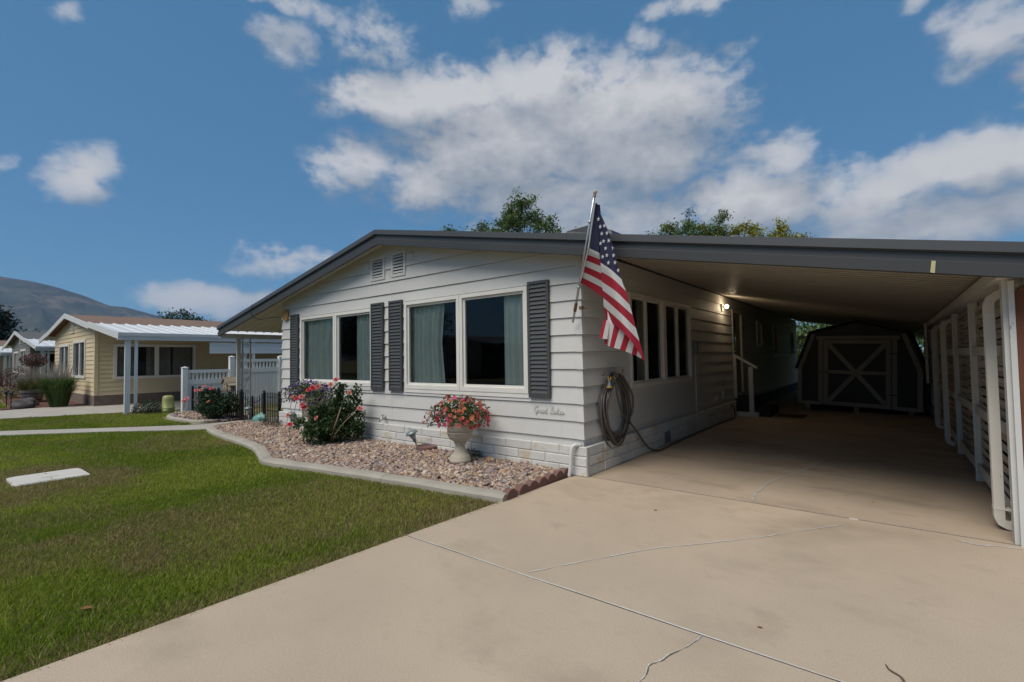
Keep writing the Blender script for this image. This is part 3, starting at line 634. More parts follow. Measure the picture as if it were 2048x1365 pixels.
# windows
def bars(b, mp, u0, u1, z0, z1, w_, d0, d1, wb=None, mi=0):
    wb = wb or w_
    for (a, c, e, f) in ((u0, u0+w_, z0, z1), (u1-w_, u1, z0, z1), (u0+w_, u1-w_, z1-w_, z1), (u0+w_, u1-w_, z0, z0+wb)):
        b.prism([mp(a, d0, e), mp(c, d0, e), mp(c, d0, f), mp(a, d0, f)], [mp(a, d1, e), mp(c, d1, e), mp(c, d1, f), mp(a, d1, f)], mi)
def bar(b, mp, a, c, e, f, d0, d1, mi=0):
    b.prism([mp(a, d0, e), mp(c, d0, e), mp(c, d0, f), mp(a, d0, f)], [mp(a, d1, e), mp(c, d1, e), mp(c, d1, f), mp(a, d1, f)], mi)
def window(mp, u0, u1, z0, z1, parent, w_=0.052, mull=None, d1=0.040, mt=None, glass=None):
    mt = mt or M['trimwhite']; b = MB(); bars(b, mp, u0, u1, z0, z1, w_, -0.05, d1, w_*1.15)
    wn = part('window', b, mt, parent)
    b = MB(); i0, i1, j0, j1 = u0+w_, u1-w_, z0+w_*1.15, z1-w_
    bars(b, mp, i0, i1, j0, j1, w_*0.62, -0.03, 0.012); part('sash', b, mt, wn)
    if mull is not None:
        b = MB(); bar(b, mp, mull-0.03, mull+0.03, j0+w_*0.62, j1-w_*0.62, -0.03, 0.02); part('mullion', b, mt, wn)
    b = MB(); k = w_*0.5; b.add([mp(i0+k, -0.012, j0+k), mp(i1-k, -0.012, j0+k), mp(i1-k, -0.012, j1-k), mp(i0+k, -0.012, j1-k)], [(0, 1, 2, 3)]); part('pane', b, glass or M['glass'], wn, fix=False)
    return wn
window(FRONT, -6.290, -5.066, 0.915, 2.212, house); window(FRONT, -5.060, -3.945, 0.915, 2.212, house)
window(FRONT, -3.115, -1.926, 0.905, 2.242, house); window(FRONT, -1.920, -0.745, 0.905, 2.242, house)
for (a, c) in ((-6.30, -3.94), (-3.125, -0.735)):
    b = MB(); bar(b, FRONT, a, c, 0.850, 0.912 if a < -4 else 0.902, 0.0, 0.034); part('window_apron', b, M['trimwhite'] if a > -4 else M['siding'], house)
window(SIDE, 1.245, 2.495, 0.915, 2.225, house, mull=1.83); window(SIDE, 2.505, 3.76, 0.915, 2.225, house, mull=3.13)
b = MB(); bar(b, SIDE, 1.24, 3.765, 0.86, 0.912, 0.0, 0.034); part('window_apron', b, M['siding'], house)
for s_ in (SW2, SW3, SW4): window(SIDE, s_[0]+0.01, s_[1]-0.01, s_[2]+0.01, s_[3]-0.01, house, 0.04)

# louvred shutters
b = MB(); b.prism([(-0.5, -0.006, -0.017), (0.5, -0.006, -0.017), (0.5, 0.006, 0.021), (-0.5, 0.006, 0.021)], [(-0.5, -0.021, -0.023), (0.5, -0.021, -0.023), (0.5, -0.003, 0.023), (-0.5, -0.003, 0.023)])
slat_me = data_mesh('slat', b, M['shutter'])
for (x0, x1, lab) in ((-6.64, -6.345, None), (-3.95, -3.628, None), (-3.475, -3.152, None), (-0.722, -0.410, None)):
    z0, z1 = 0.862, 2.282; b = MB(); bars(b, FRONT, x0, x1, z0, z1, 0.034, 0.0265, 0.062, 0.05); bar(b, FRONT, x0+0.03, x1-0.03, z0+0.04, z1-0.03, 0.027, 0.040)
    sh = part('shutter', b, M['shutter'], house)
    n = 26; pitch = (z1-z0-0.034-0.05)/n
    for k in range(n):
        link('slat', slat_me, sh, loc=((x0+x1)/2, -0.042, z0+0.05+pitch*(k+0.5)), scale=(x1-x0-0.068, 1.0, pitch/0.050))

# gable vents
for (x0, x1, z0, z1) in VENTS:
    b = MB(); bars(b, FRONT, x0, x1, z0, z1, 0.045, -0.02, 0.034); bar(b, FRONT, x0+0.04, x1-0.04, z0+0.04, z1-0.04, -0.02, -0.012, 1)
    v_ = part('gable_vent', b, [M['siding'], M['blackmetal']], house)
    for k in range(6):
        zz = z0+0.062+k*(z1-z0-0.1)/6
        b = MB(); b.prism([(x0+0.046, 0.002, zz+0.03), (x1-0.046, 0.002, zz+0.03), (x1-0.046, -0.026, zz-0.004), (x0+0.046, -0.026, zz-0.004)], [(x0+0.046, 0.002, zz+0.038), (x1-0.046, 0.002, zz+0.038), (x1-0.046, -0.026, zz+0.008), (x0+0.046, -0.026, zz+0.008)]); part('vent_louvre', b, M['siding'], v_)
for x, z in ((-2.97, 2.935), (-4.10, 2.93)):
    b = MB(); vs = []
    n = 20
    for r_, d_ in ((0.062, 0.008), (0.062, 0.030), (0.048, 0.034), (0.044, 0.028), (0.0, 0.028)):
        for j in range(n): a = 2*math.pi*j/n; vs.append((x+r_*math.cos(a), -d_, z+r_*math.sin(a)))
    b.add(vs, [(i*n+j, i*n+(j+1) % n, (i+1)*n+(j+1) % n, (i+1)*n+j) for i in range(4) for j in range(n)]); part('round_vent', b, M['siding'], house, smooth=False)

# roof, fascia and ceilings
XL, XR, YF = -9.62, 4.05, -0.27
def strip(name, x0, x1, prof, mt, parent=house):
    """profile of (outward, drop) points swept along the sloping eave edge"""
    A = [(x0, YF-o, roof_top(x0)-d) for o, d in prof]; B = [(x1, YF-o, roof_top(x1)-d) for o, d in prof]
    b = MB(); b.prism(A, B); return part(name, b, mt, parent)
P1 = [(-0.02, 0.0), (0.046, 0.004), (0.050, 0.075), (0.030, 0.082), (0.030, 0.086), (-0.02, 0.086)]
P2 = [(-0.018, 0.087), (0.012, 0.087), (0.012, 0.142), (0.026, 0.147), (0.030, 0.150), (0.020, 0.235), (-0.018, 0.239)]
for nm, P in (('roof_edge_trim', P1), ('fascia', P2)):
    strip(nm, XL, PX-0.001, P, M['fascia']); strip(nm, PX+0.001, 0.02, P, M['fascia']); strip(nm, 0.022, XR, P, M['fascia'])
b = MB()
for (x0, x1, y1) in ((XL, PX, HY+0.3), (PX, 0.0, HY+0.3), (0.0, XR, 16.4)):
    A = [(x0, YF, roof_top(x0)-0.004), (x1, YF, roof_top(x1)-0.004), (x1, YF, roof_top(x1)-0.05), (x0, YF, roof_top(x0)-0.05)]
    b.prism(A, [(x, y1, z) for x, y, z in A])
part('roof', b, M['roof'], house)
def pans(name, x0, x1, y0, y1, drop, period, depth, mt, flip=1):
    ys = []; y = y0
    while y < y1:
        ys += [(y, 0), (y+period*0.80, 0), (y+period*0.84, depth), (y+period*0.96, depth)]; y += period
    vs = []; 
    for yy, dd in ys:
        vs += [(x0, yy, roof_top(x0)-drop-dd*flip), (x1, yy, roof_top(x1)-drop-dd*flip)]
    b = MB(); b.add(vs, [(2*i, 2*i+1, 2*i+3, 2*i+2) for i in range(len(ys)-1)]); return part(name, b, mt, house, fix=False)
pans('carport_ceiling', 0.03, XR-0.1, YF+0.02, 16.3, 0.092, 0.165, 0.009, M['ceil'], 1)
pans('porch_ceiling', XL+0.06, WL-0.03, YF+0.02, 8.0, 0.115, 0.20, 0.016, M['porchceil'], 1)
b = MB()
for (x0, x1) in ((WL, PX), (PX, -0.0)):
    A = [(x0, YF+0.018, roof_top(x0)-0.125), (x1, YF+0.018, roof_top(x1)-0.125), (x1, YF+0.018, roof_top(x1)-0.135), (x0, YF+0.018, roof_top(x0)-0.135)]
    b.prism(A, [(x, -0.001, z) for x, y, z in A])
part('gable_soffit', b, M['siding'], house)
b = MB(); b.box(3.36, 3.50, YF+0.03, 16.3, 1.845, 1.93); part('carport_beam', b, M['postwhite'], house)
b = MB(); b.box(0.03, 3.36, 16.2, 16.3, 1.95, 2.02); part('rear_beam', b, M['postwhite'], house)
b = MB(); b.box(3.51, 4.0, -0.05, 16.3, 1.80, 1.86); part('gutter', b, M['postwhite'], house)
b = MB(); b.box(-9.64, -9.54, YF+0.02, 8, 1.93, 2.035); part('porch_beam', b, M['postwhite'], house)
b = MB(); b.prism([(3.02, YF-0.033, roof_top(3.02)-0.150), (3.042, YF-0.033, roof_top(3.042)-0.150), (3.035, YF-0.024, roof_top(3.035)-0.236), (3.01, YF-0.024, roof_top(3.01)-0.232)],
        [(3.02, YF-0.036, roof_top(3.02)-0.150), (3.042, YF-0.036, roof_top(3.042)-0.150), (3.035, YF-0.027, roof_top(3.035)-0.236), (3.01, YF-0.027, roof_top(3.01)-0.232)])
part('torn_tape', b, M['tape'], house)
# side door with small pane, surface fittings
b = MB(); bars(b, SIDE, DOOR[0], DOOR[1], DOOR[2], DOOR[3], 0.06, -0.05, 0.035); dr = part('door', b, M['siding'], house)
b = MB(); bar(b, SIDE, DOOR[0]+0.06, DOOR[1]-0.06, DOOR[2]+0.06, DOOR[3]-0.06, -0.05, -0.01); part('door_leaf', b, M['shedtrim'], dr)
b = MB(); bar(b, SIDE, 6.82, 7.02, 1.45, 2.2, -0.0095, -0.006); part('pane', b, M['glass'], dr)
b = MB(); b.tube([(0.0, 6.73, 1.42), (0.05, 6.73, 1.42), (0.055, 6.80, 1.42)], 0.012, 8); part('handle', b, M['alu'], dr, True)
# conduit pipe with meter box, outlet covers, faucet
b = MB(); b.tube([(0.05, 3.885, 0.335), (0.05, 3.885, 1.38)], 0.014, 8); cdt = part('conduit', b, M['pvc'], house, True)
b = MB(); b.box(0.028, 0.10, 3.85, 3.92, 1.38, 1.58); part('junction_box', b, M['greymetal'], cdt)
b = MB(); b.box(0.028, 0.06, 5.14, 5.22, 0.46, 0.54); part('outlet_cover', b, M['postwhite'], house)
b = MB(); b.box(0.028, 0.075, 5.59, 5.68, 0.47, 0.60); part('outlet_cover', b, M['postwhite'], house)
b = MB(); b.tube([(0.06, 6.07, 0.27), (0.13, 6.07, 0.27), (0.14, 6.07, 0.23)], 0.013, 8); b.tube([(0.11, 6.07, 0.275), (0.11, 6.07, 0.32)], 0.01, 6); b.tube([(0.11, 6.03, 0.32), (0.11, 6.11, 0.32)], 0.012, 6); part('faucet', b, M['brown'], house)
# coax cable looping over the fascia on the left
b = MB(); b.tube(catmull([(-7.72, -0.33, roof_top(-7.72)), (-7.74, -0.335, roof_top(-7.74)-0.2), (-7.7, -0.2, 2.25), (-7.45, -0.08, 2.28), (-7.08, -0.035, 2.27)], 6), 0.006, 5); part('cable', b, M['blackmetal'], house, True)
# porch posts with scrollwork
def scroll(b, y, z, s, h=1):
    pts = []
    for k in range(26):
        t = k/25; a = t*4.4*math.pi/2*1.6; r = 0.052*(1-t*0.72)*s
        pts.append((-9.59, y+h*(r*math.cos(a)-0.0), z+r*math.sin(a)))
    b.tube(pts, 0.0045, 5)
b = MB(); b.box(-9.625, -9.565, 0.115, 0.195, 0, 1.93); part('porch_downspout', b, M['porchceil'], house)
for y in (0.250, 0.428):
    b = MB(); b.box(-9.612, -9.588, y-0.018, y+0.018, 0, 1.93); part('porch_post', b, M['porchceil'], house)
for z, h in ((0.30, 1), (0.62, -1), (0.93, 1), (1.12, -1), (1.5, 1), (1.75, -1)): b = MB(); scroll(b, 0.345, z, 1.15, h); part('iron_scroll', b, M['blackmetal'], house)
for z in (0.72, 1.28): b = MB(); b.tube([(-9.59, 0.29, z), (-9.59, 0.40, z+0.3)], 0.004, 5); part('iron_rod', b, M['blackmetal'], house)
# script lettering on the corner board
LET = {'G': [(5,9),(2,10),(0,7),(0,2.5),(2,0),(4.5,1),(5,4),(3,4),(5,4),(4.6,-1),(2.5,-2.5)], 'r': [(0,1),(1,4.2),(1.5,3.2),(3,3.4),(2.8,0.8),(4,0.5)], 'e': [(0,1.5),(2.5,2.6),(2,4),(0.6,3.2),(0.6,0.8),(2.2,0),(4,1.4)],
       'a': [(3,3.6),(1,4),(0.2,2),(1,0),(2.8,1.6),(3,3.8),(3,0.6),(4.4,1)], 't': [(0,1),(1.8,7),(1.2,1),(2.4,0),(3.8,1.2)], 'L': [(0.5,7),(2,9.5),(4,9),(2.5,4),(1.2,0.5),(0,0.8),(1.5,1.6),(3.5,0),(6,0.8)],
       'k': [(0,1),(2,8.5),(1,0),(1.4,2.4),(3,3.8),(2,2.2),(3,0.2),(4.4,1)], 's': [(0,1),(1.8,4),(2.4,1.6),(1.6,0),(0.4,0.4),(2.5,0.6),(4.5,2)]}
b = MB(); x = -0.665
for ch, adv in (('G', 6), ('r', 4), ('e', 4), ('a', 4.4), ('t', 3.8), (' ', 3.4), ('L', 6), ('a', 4.4), ('k', 4.4), ('e', 4), ('s', 4)):
    if ch in LET:
        pts = catmull([(x+0.0088*(p+0.18*q), -0.033, 0.688+0.0088*q) for p, q in LET[ch]], 3)
        b.tube([(p[0], p[1], p[2]) for p in pts], 0.0042, 4)
    x += 0.0088*adv
part('script_lettering', b, M['siding'], house)

# ================================================================== THINGS ON AND AROUND THE HOUSE
# curtains behind the front and side windows
def curtain(x0, x1, z0, z1, label, y=0.10, side=False, wave=0.055, group='mint curtains'):
    n = max(12, int((x1-x0)*48)); b = MB(); vs = []; ph = random.uniform(0, 6)
    for i in range(n+1):
        u = x0+(x1-x0)*i/n; d = 0.027*math.sin(u*2*math.pi/wave*0.5+ph)+0.012*math.sin(u*31+ph*2)
        for z in (z0, (z0+z1)/2, z1):
            k = 1.0-0.10*math.sin(math.pi*(z-z0)/(z1-z0))
            uu = x0+(u-x0)*k if not side else u
            vs.append((uu, y+d, z) if not side else (-y+d, uu, z))
    b.add(vs, [(3*i+j, 3*i+3+j, 3*i+4+j, 3*i+1+j) for i in range(n) for j in range(2)])
    return tag(part('curtain', b, M['curtain'], smooth=True, fix=False), label, 'curtain', group)
curtain(-6.26, -5.12, 0.85, 2.3, 'mint sheer curtain closed across the leftmost front window')
curtain(-4.55, -3.90, 0.85, 2.3, 'mint curtain drawn to the shutter side of the second front window')
curtain(-3.12, -2.36, 0.85, 2.3, 'mint curtain hanging in the third front window, beside the middle shutters')
curtain(-1.22, -0.72, 0.85, 2.3, 'mint curtain at the right edge of the largest front window')
curtain(2.05, 2.45, 0.85, 2.3, 'dim curtain behind the dark carport window', y=0.25, side=True)

# house number plaque, wavy diamond of varnished wood
pq = thing('number_plaque', 'varnished wooden diamond plaque with carved house number by the upper left corner', 'plaque', (-6.86, -0.03, 2.2))
b = MB(); pts = []
for k in range(40):
    a = 2*math.pi*k/40; r = 0.125/(abs(math.cos(a))**1.5+abs(math.sin(a))**1.5)**(1/1.5)*(1+0.05*math.cos(4*a+math.pi)); pts.append((r*math.cos(a)*0.98, r*math.sin(a)))
b.prism([(-6.86+x, -0.028, 2.292+z) for x, z in pts], [(-6.86+x*0.96, -0.056, 2.292+z*0.96) for x, z in pts]); part('board', b, M['woodplaque'], pq)
b = MB(); b.tube([(-6.915, -0.060, 2.325), (-6.875, -0.060, 2.33), (-6.905, -0.060, 2.25)], 0.007, 5); b.tube([(-6.84+0.025*math.cos(a), -0.060, 2.292+0.042*math.sin(a)) for a in np.linspace(0, 2*math.pi, 13)], 0.007, 5); part('digits', b, M['woodlight'], pq)

# wall lamp under the carport
wl = thing('wall_lamp', 'lit round wall lamp on the carport side of the house', 'lamp', (0.02, 5.8, 2.28))
b = MB(); b.box(0.03, 0.05, 5.75, 5.85, 2.27, 2.41); b.tube([(0.05, 5.8, 2.36), (0.085, 5.8, 2.36)], 0.022, 10); part('back_plate', b, M['postwhite'], wl)
em = bpy.data.materials.new('lit_bulb'); em.use_nodes = True; n_ = em.node_tree.nodes; n_['Principled BSDF'].inputs['Emission Color'].default_value = (1.0, 0.80, 0.52, 1); n_['Principled BSDF'].inputs['Emission Strength'].default_value = 9.0
b = MB(); b.lathe([(0.003, -0.038), (0.022, -0.031), (0.035, -0.014), (0.037, 0.0), (0.034, 0.015), (0.02, 0.032), (0.003, 0.038)], (0.125, 5.8, 2.36), 16); part('bulb', b, em, wl, True)
pl_ = bpy.data.lights.new('bulb_light', 'POINT'); pl_.energy = 1.8; pl_.color = (1.0, 0.78, 0.5); pl_.shadow_soft_size = 0.056
link('bulb_light', pl_, wl, loc=(0.19, 5.8, 2.36))

# garden hose on its hanger
hh = thing('hose_hanger', 'brown hose hanger screwed to the carport wall', 'hanger', (0.03, 0.68, 1.0))
b = MB(); b.prism([(0.03, 0.60, 1.03), (0.03, 0.76, 1.03), (0.03, 0.73, 1.15), (0.03, 0.63, 1.15)], [(0.045, 0.60, 1.03), (0.045, 0.76, 1.03), (0.045, 0.73, 1.15), (0.045, 0.63, 1.15)]); part('plate', b, M['brown'], hh)
for y in (0.615, 0.745):
    b = MB(); b.tube([(0.04, y, 1.10), (0.13, y, 1.09), (0.15, y, 1.19)], 0.011, 6); part('prong', b, M['brown'], hh)
ho = thing('garden_hose', 'coiled dark garden hose hanging by the house corner and trailing to the tap', 'hose', (0.09, 0.65, 0.25))
b = MB(); NL = 11
for k in range(NL):
    rw = random.uniform(0.27, 0.44); rh = random.uniform(0.36, 0.44); cy = 0.655+random.uniform(-0.035, 0.035); off = random.uniform(0.055, 0.13); top = 1.12+random.uniform(-0.015, 0.02)
    pts = []
    for j in range(41):
        a = 2*math.pi*j/40; s_ = math.sin(a); c_ = math.cos(a)
        pinch = 1-0.55*max(0, s_)**2.0
        pts.append((off+0.02*math.sin(2*a+k), cy+rw*c_*pinch, top-rh+rh*s_ if s_ > 0 else top-rh+rh*s_*1.06))
    b.tube(pts, 0.0125, 8, cap=False)
b.tube(catmull([(0.14, 0.54, 1.1), (0.15, 0.60, 0.8), (0.15, 0.78, 0.58), (0.15, 0.98, 0.62), (0.14, 1.02, 0.85), (0.12, 0.80, 1.10)], 8), 0.0125, 8)
part('coil', b, M['hose'], ho, True)
b = MB(); b.tube(catmull([(0.12, 0.98, 0.5), (0.12, 1.2, 0.34), (0.13, 1.5, 0.11), (0.15, 1.75, 0.022), (0.16, 2.0, 0.014), (0.13, 2.8, 0.014), (0.115, 4.0, 0.014), (0.12, 5.4, 0.014), (0.16, 5.95, 0.03), (0.15, 6.07, 0.12), (0.14, 6.07, 0.23)], 8), 0.0125, 8); part('trailing_length', b, M['hose'], ho, True)
nz = thing('hose_nozzle', 'grey and yellow spray nozzle hooked at the top of the hose coil', 'nozzle', (0.14, 0.40, 1.0))
b = MB(); b.lathe([(0.012, 0.10), (0.016, 0.06), (0.026, 0.02), (0.032, 0.0)], (0.14, 0.39, 0.985), 12); part('body', b, M['greymetal'], nz, True)
b = MB(); b.lathe([(0.034, -0.008), (0.036, 0.0), (0.033, 0.008)], (0.14, 0.39, 0.985), 12); b.tube([(0.14, 0.375, 1.06), (0.14, 0.36, 1.11)], 0.008, 6); b.tube([(0.14, 0.41, 1.06), (0.14, 0.43, 1.10)], 0.008, 6); part('grip', b, M['yellow'], nz)
b = MB(); b.tube([(0.03, 0.43, 1.12), (0.06, 0.43, 1.13), (0.06, 0.43, 1.18)], 0.008, 6); tag(part('wall_hook', b, M['brown']), 'small rusty hook above the hose coil', 'hook')

# white drain pipe at the corner
b = MB(); b.tube(catmull([(-0.02, -0.028, 0.345), (-0.06, -0.10, 0.35), (-0.085, -0.125, 0.30), (-0.10, -0.135, 0.1), (-0.115, -0.14, 0.0)], 6), 0.021, 10); tag(part('drain_pipe', b, M['pvc'], smooth=True), 'thin white drain pipe bent down over the block corner', 'pipe')
# garden tap on the front wall
tp = thing('garden_tap', 'small silver tap on the block wall behind the rose bush', 'tap', (-3.62, -0.06, 0.34))
b = MB(); b.tube([(-3.60, 0.0, 0.42), (-3.62, -0.10, 0.42), (-3.64, -0.12, 0.37)], 0.013, 8); part('spout', b, M['alu'], tp, True)
b = MB(); b.tube([(-3.61, -0.075, 0.42), (-3.61, -0.075, 0.47)], 0.008, 6); b.lathe([(0.03, 0), (0.03, 0.012)], (-3.61, -0.075, 0.465), 8); part('tap_handle', b, M['alu'], tp)

# flag on its angled pole
fp = thing('flagpole', 'angled metal flagpole fixed to the front corner of the house', 'pole', (-0.05, -0.03, 1.9))
B0 = Vector((-0.055, -0.09, 1.745)); T0 = Vector((0.534, -0.60, 2.968))
b = MB(); b.tube([B0, B0.lerp(T0, 0.98)], 0.0125, 10); part('shaft', b, M['alu'], fp, True)
for t_ in (0.30, 0.80):
    b = MB(); b.tube([B0.lerp(T0, t_-0.008), B0.lerp(T0, t_+0.008)], 0.020, 10); part('ring', b, M['alu'], fp, True)
dz_ = (T0-B0).normalized(); b = MB()
b.tube([T0-dz_*0.045, T0-dz_*0.03, T0-dz_*0.02, T0-dz_*0.005, T0+dz_*0.012, T0+dz_*0.024, T0+dz_*0.03], [0.014, 0.020, 0.013, 0.020, 0.022, 0.015, 0.003], 12); part('finial', b, M['stone'], fp, True)
q_ = B0.lerp(T0, 0.13); b = MB(); b.tube([q_-dz_*0.05, q_+dz_*0.05], 0.019, 10); b.box(q_.x-0.005, q_.x+0.035, -0.075, -0.029, q_.z-0.018, q_.z+0.018); b.tube([(q_.x+0.04, -0.05, q_.z-0.01), (q_.x+0.09, -0.06, q_.z-0.015)], 0.007, 6); part('bracket', b, M['brown'], fp)
fl = thing('flag', 'limp stars and stripes flag hanging from the angled pole', 'flag', (0.5, -0.5, 2.88))
HO = [(0.518, -0.56, 2.883), (0.455, -0.522, 2.665), (0.394, -0.485, 2.456), (0.355, -0.447, 2.401), (0.315, -0.41, 2.353), (0.277, -0.372, 2.303), (0.239, -0.335, 2.249), (0.197, -0.298, 2.201), (0.155, -0.26, 2.156)]
CL = [(0.522, -0.55, 2.87), (0.521, -0.519, 2.61), (0.506, -0.487, 2.39), (0.497, -0.456, 2.332), (0.489, -0.425, 2.265), (0.48, -0.394, 2.197), (0.469, -0.362, 2.122), (0.454, -0.331, 2.059), (0.44, -0.3, 1.965)]
CR = [(0.522, -0.545, 2.864), (0.529, -0.522, 2.579), (0.525, -0.499, 2.288), (0.519, -0.476, 2.203), (0.512, -0.452, 2.101), (0.504, -0.429, 2.02), (0.499, -0.406, 1.944), (0.489, -0.383, 1.859), (0.5, -0.36, 1.731)]
MI = [(0.532, -0.56, 2.851), (0.618, -0.56, 2.57), (0.661, -0.56, 2.197), (0.689, -0.56, 2.096), (0.713, -0.56, 1.975), (0.732, -0.56, 1.87), (0.759, -0.56, 1.758), (0.779, -0.56, 1.654), (0.808, -0.56, 1.55)]
RI = [(0.523, -0.54, 2.851), (0.651, -0.531, 2.527), (0.757, -0.522, 2.093), (0.798, -0.514, 1.972), (0.827, -0.505, 1.839), (0.851, -0.496, 1.739), (0.878, -0.487, 1.611), (0.907, -0.479, 1.487), (0.952, -0.47, 1.297)]
def resamp(c):  # canton rows get extra samples, stripes two each
    cs = catmull(c, 4); return cs
rows = [resamp(c) for c in (HO, CL, CR, MI, RI)]
def cloth(b, cols_, nsub=4):
    cols2 = []
    for j in range(len(rows[0])): cols2.append(catmull([c[j] for c in cols_], nsub) if len(cols_) > 2 else [tuple(np.array(cols_[0][j])*(1-t)+np.array(cols_[1][j])*t+np.array([0, 0.02*math.sin(math.pi*t), 0])) for t in np.linspace(0, 1, nsub+1)])
    n = len(cols2[0]); vs = [p for r_ in cols2 for p in r_]
    for j in range(len(cols2)-1):
        seg = j//4; mi = 0 if seg < 2 else (2 if (seg-2) % 2 == 0 else 1)
        pass
    base = len(b.v); b.v += vs
    for j in range(len(cols2)-1):
        seg = j//4; mi = 0 if seg < 2 else (2 if (seg-2) % 2 == 0 else 1)
        for i in range(n-1): b.f.append((base+j*n+i, base+j*n+i+1, base+(j+1)*n+i+1, base+(j+1)*n+i)); b.mi.append(mi)
FM = [M['navy'], M['flagred'], M['flagwhite']]
b = MB(); cloth(b, [rows[0], rows[1]]); cloth(b, [rows[1], [tuple(np.array(p)+np.array([0.012, 0.05, -0.0])) for p in rows[1]], [tuple(np.array(p)+np.array([0.0, 0.03, 0])) for p in rows[2]], rows[2]], 2); cloth(b, [rows[2], rows[3], rows[4]], 5)
BT = [(0.56, -0.44, 1.68), (0.629, -0.44, 1.658), (0.683, -0.44, 1.615), (0.741, -0.44, 1.569), (0.791, -0.44, 1.518), (0.836, -0.44, 1.477), (0.876, -0.44, 1.433), (0.91, -0.44, 1.39), (0.94, -0.45, 1.31)]
BB = [(0.519, -0.42, 1.47), (0.564, -0.42, 1.445), (0.611, -0.42, 1.432), (0.674, -0.42, 1.415), (0.733, -0.42, 1.394), (0.797, -0.42, 1.37), (0.847, -0.42, 1.349), (0.894, -0.42, 1.32), (0.942, -0.44, 1.293)]
for i in range(8):
    t2 = [tuple(np.array(p)+np.array([-0.01, 0.02, 0.12])) for p in (BT[i], BT[i+1])]
    k = 2 if i % 2 == 0 else 1
    if i < 3: b.quad(t2[0], t2[1], BT[i+1], BT[i], k)
    b.quad(BT[i], BT[i+1], BB[i+1], BB[i], k)
FLP = [[(0.521, -0.45, 1.717), (0.553, -0.45, 1.715), (0.582, -0.44, 1.696)], [(0.47, -0.46, 1.536), (0.513, -0.47, 1.527), (0.555, -0.45, 1.52)]]
b.quad(FLP[0][0], FLP[0][1], FLP[1][1], FLP[1][0], 1); b.quad(FLP[0][1], FLP[0][2], FLP[1][2], FLP[1][1], 2)
b.quad((0.53, -0.43, 1.7), (0.56, -0.43, 1.7), (0.545, -0.43, 1.46), (0.512, -0.43, 1.475), 1)
part('cloth', b, FM, fl, smooth=True, fix=False)
b = MB(); b.tube([(p[0]-0.008, p[1]-0.004, p[2]) for p in HO], 0.008, 6); part('hoist_binding', b, M['flagwhite'], fl)
ST = [(0.543, 2.713), (0.56, 2.634), (0.578, 2.56), (0.527, 2.53), (0.595, 2.483), (0.657, 2.476), (0.614, 2.408), (0.675, 2.403), (0.514, 2.445), (0.632, 2.335), (0.696, 2.327), (0.648, 2.26), (0.714, 2.254), (0.731, 2.179), (0.636, 2.555), (0.573, 2.334), (0.55, 2.472), (0.611, 2.632), (0.533, 2.625)]
b = MB()
def panel_y(x, z):  # depth of the cloth at x, z by nearest column point
    best = min(((p[0]-x)**2+(p[2]-z)**2, p[1]) for p in FLAGPTS); return best[1]
FLAGPTS = [v for v in b.v]
cl_me = [o for o in fl.children if o.name.startswith('cloth')][0].data
FLAGPTS = [tuple(v.co) for v in cl_me.vertices if v.co.z > 2.0]
for x, z in ST:
    y = panel_y(x, z)-0.012; r1, r2 = 0.025, 0.010; sq = 0.78
    vs = [(x, y, z)]+[(x+sq*(r1 if k % 2 == 0 else r2)*math.sin(k*math.pi/5+0.15), y, z+(r1 if k % 2 == 0 else r2)*math.cos(k*math.pi/5+0.15)) for k in range(10)]
    b.add(vs, [(0, k+1, (k+1) % 10+1) for k in range(10)])
part('stars', b, M['flagwhite'], fl, fix=False)

# steps, handrail and mat at the side door
stp = thing('door_steps', 'dark carpeted steps below the carport door', 'steps', (0.3, 7.1, 0))
b = MB(); b.box(0.01, 0.36, 6.72, 7.75, 0, 0.38); part('upper_step', b, M['dkblue'], stp)
b = MB(); b.box(0.362, 0.70, 6.72, 7.75, 0, 0.19); part('lower_step', b, M['dkblue'], stp)
hr = thing('handrail', 'white wooden handrail with two posts beside the carport steps', 'handrail', (0.25, 6.65, 0))
b = MB(); b.box(0.032, 0.075, 6.62, 6.69, 0.39, 1.33); part('post', b, M['postwhite'], hr)
b = MB(); b.box(0.32, 0.41, 6.62, 6.70, 0.09, 1.08); part('post', b, M['postwhite'], hr)
b = MB(); b.prism([(0.03, 6.60, 1.32), (0.03, 6.71, 1.32), (0.03, 6.71, 1.37), (0.03, 6.60, 1.37)], [(0.50, 6.60, 1.03), (0.50, 6.71, 1.03), (0.50, 6.71, 1.08), (0.50, 6.60, 1.08)]); part('rail', b, M['postwhite'], hr)
b = MB(); b.box(0.08, 0.50, 6.58, 6.71, 0, 0.088); part('base_plank', b, M['postwhite'], hr)
b = MB(); b.box(0.78, 1.30, 6.8, 7.45, 0.002, 0.016); tag(part('door_mat', b, M['mat']), 'reddish brown mat on the carport floor by the steps', 'mat')

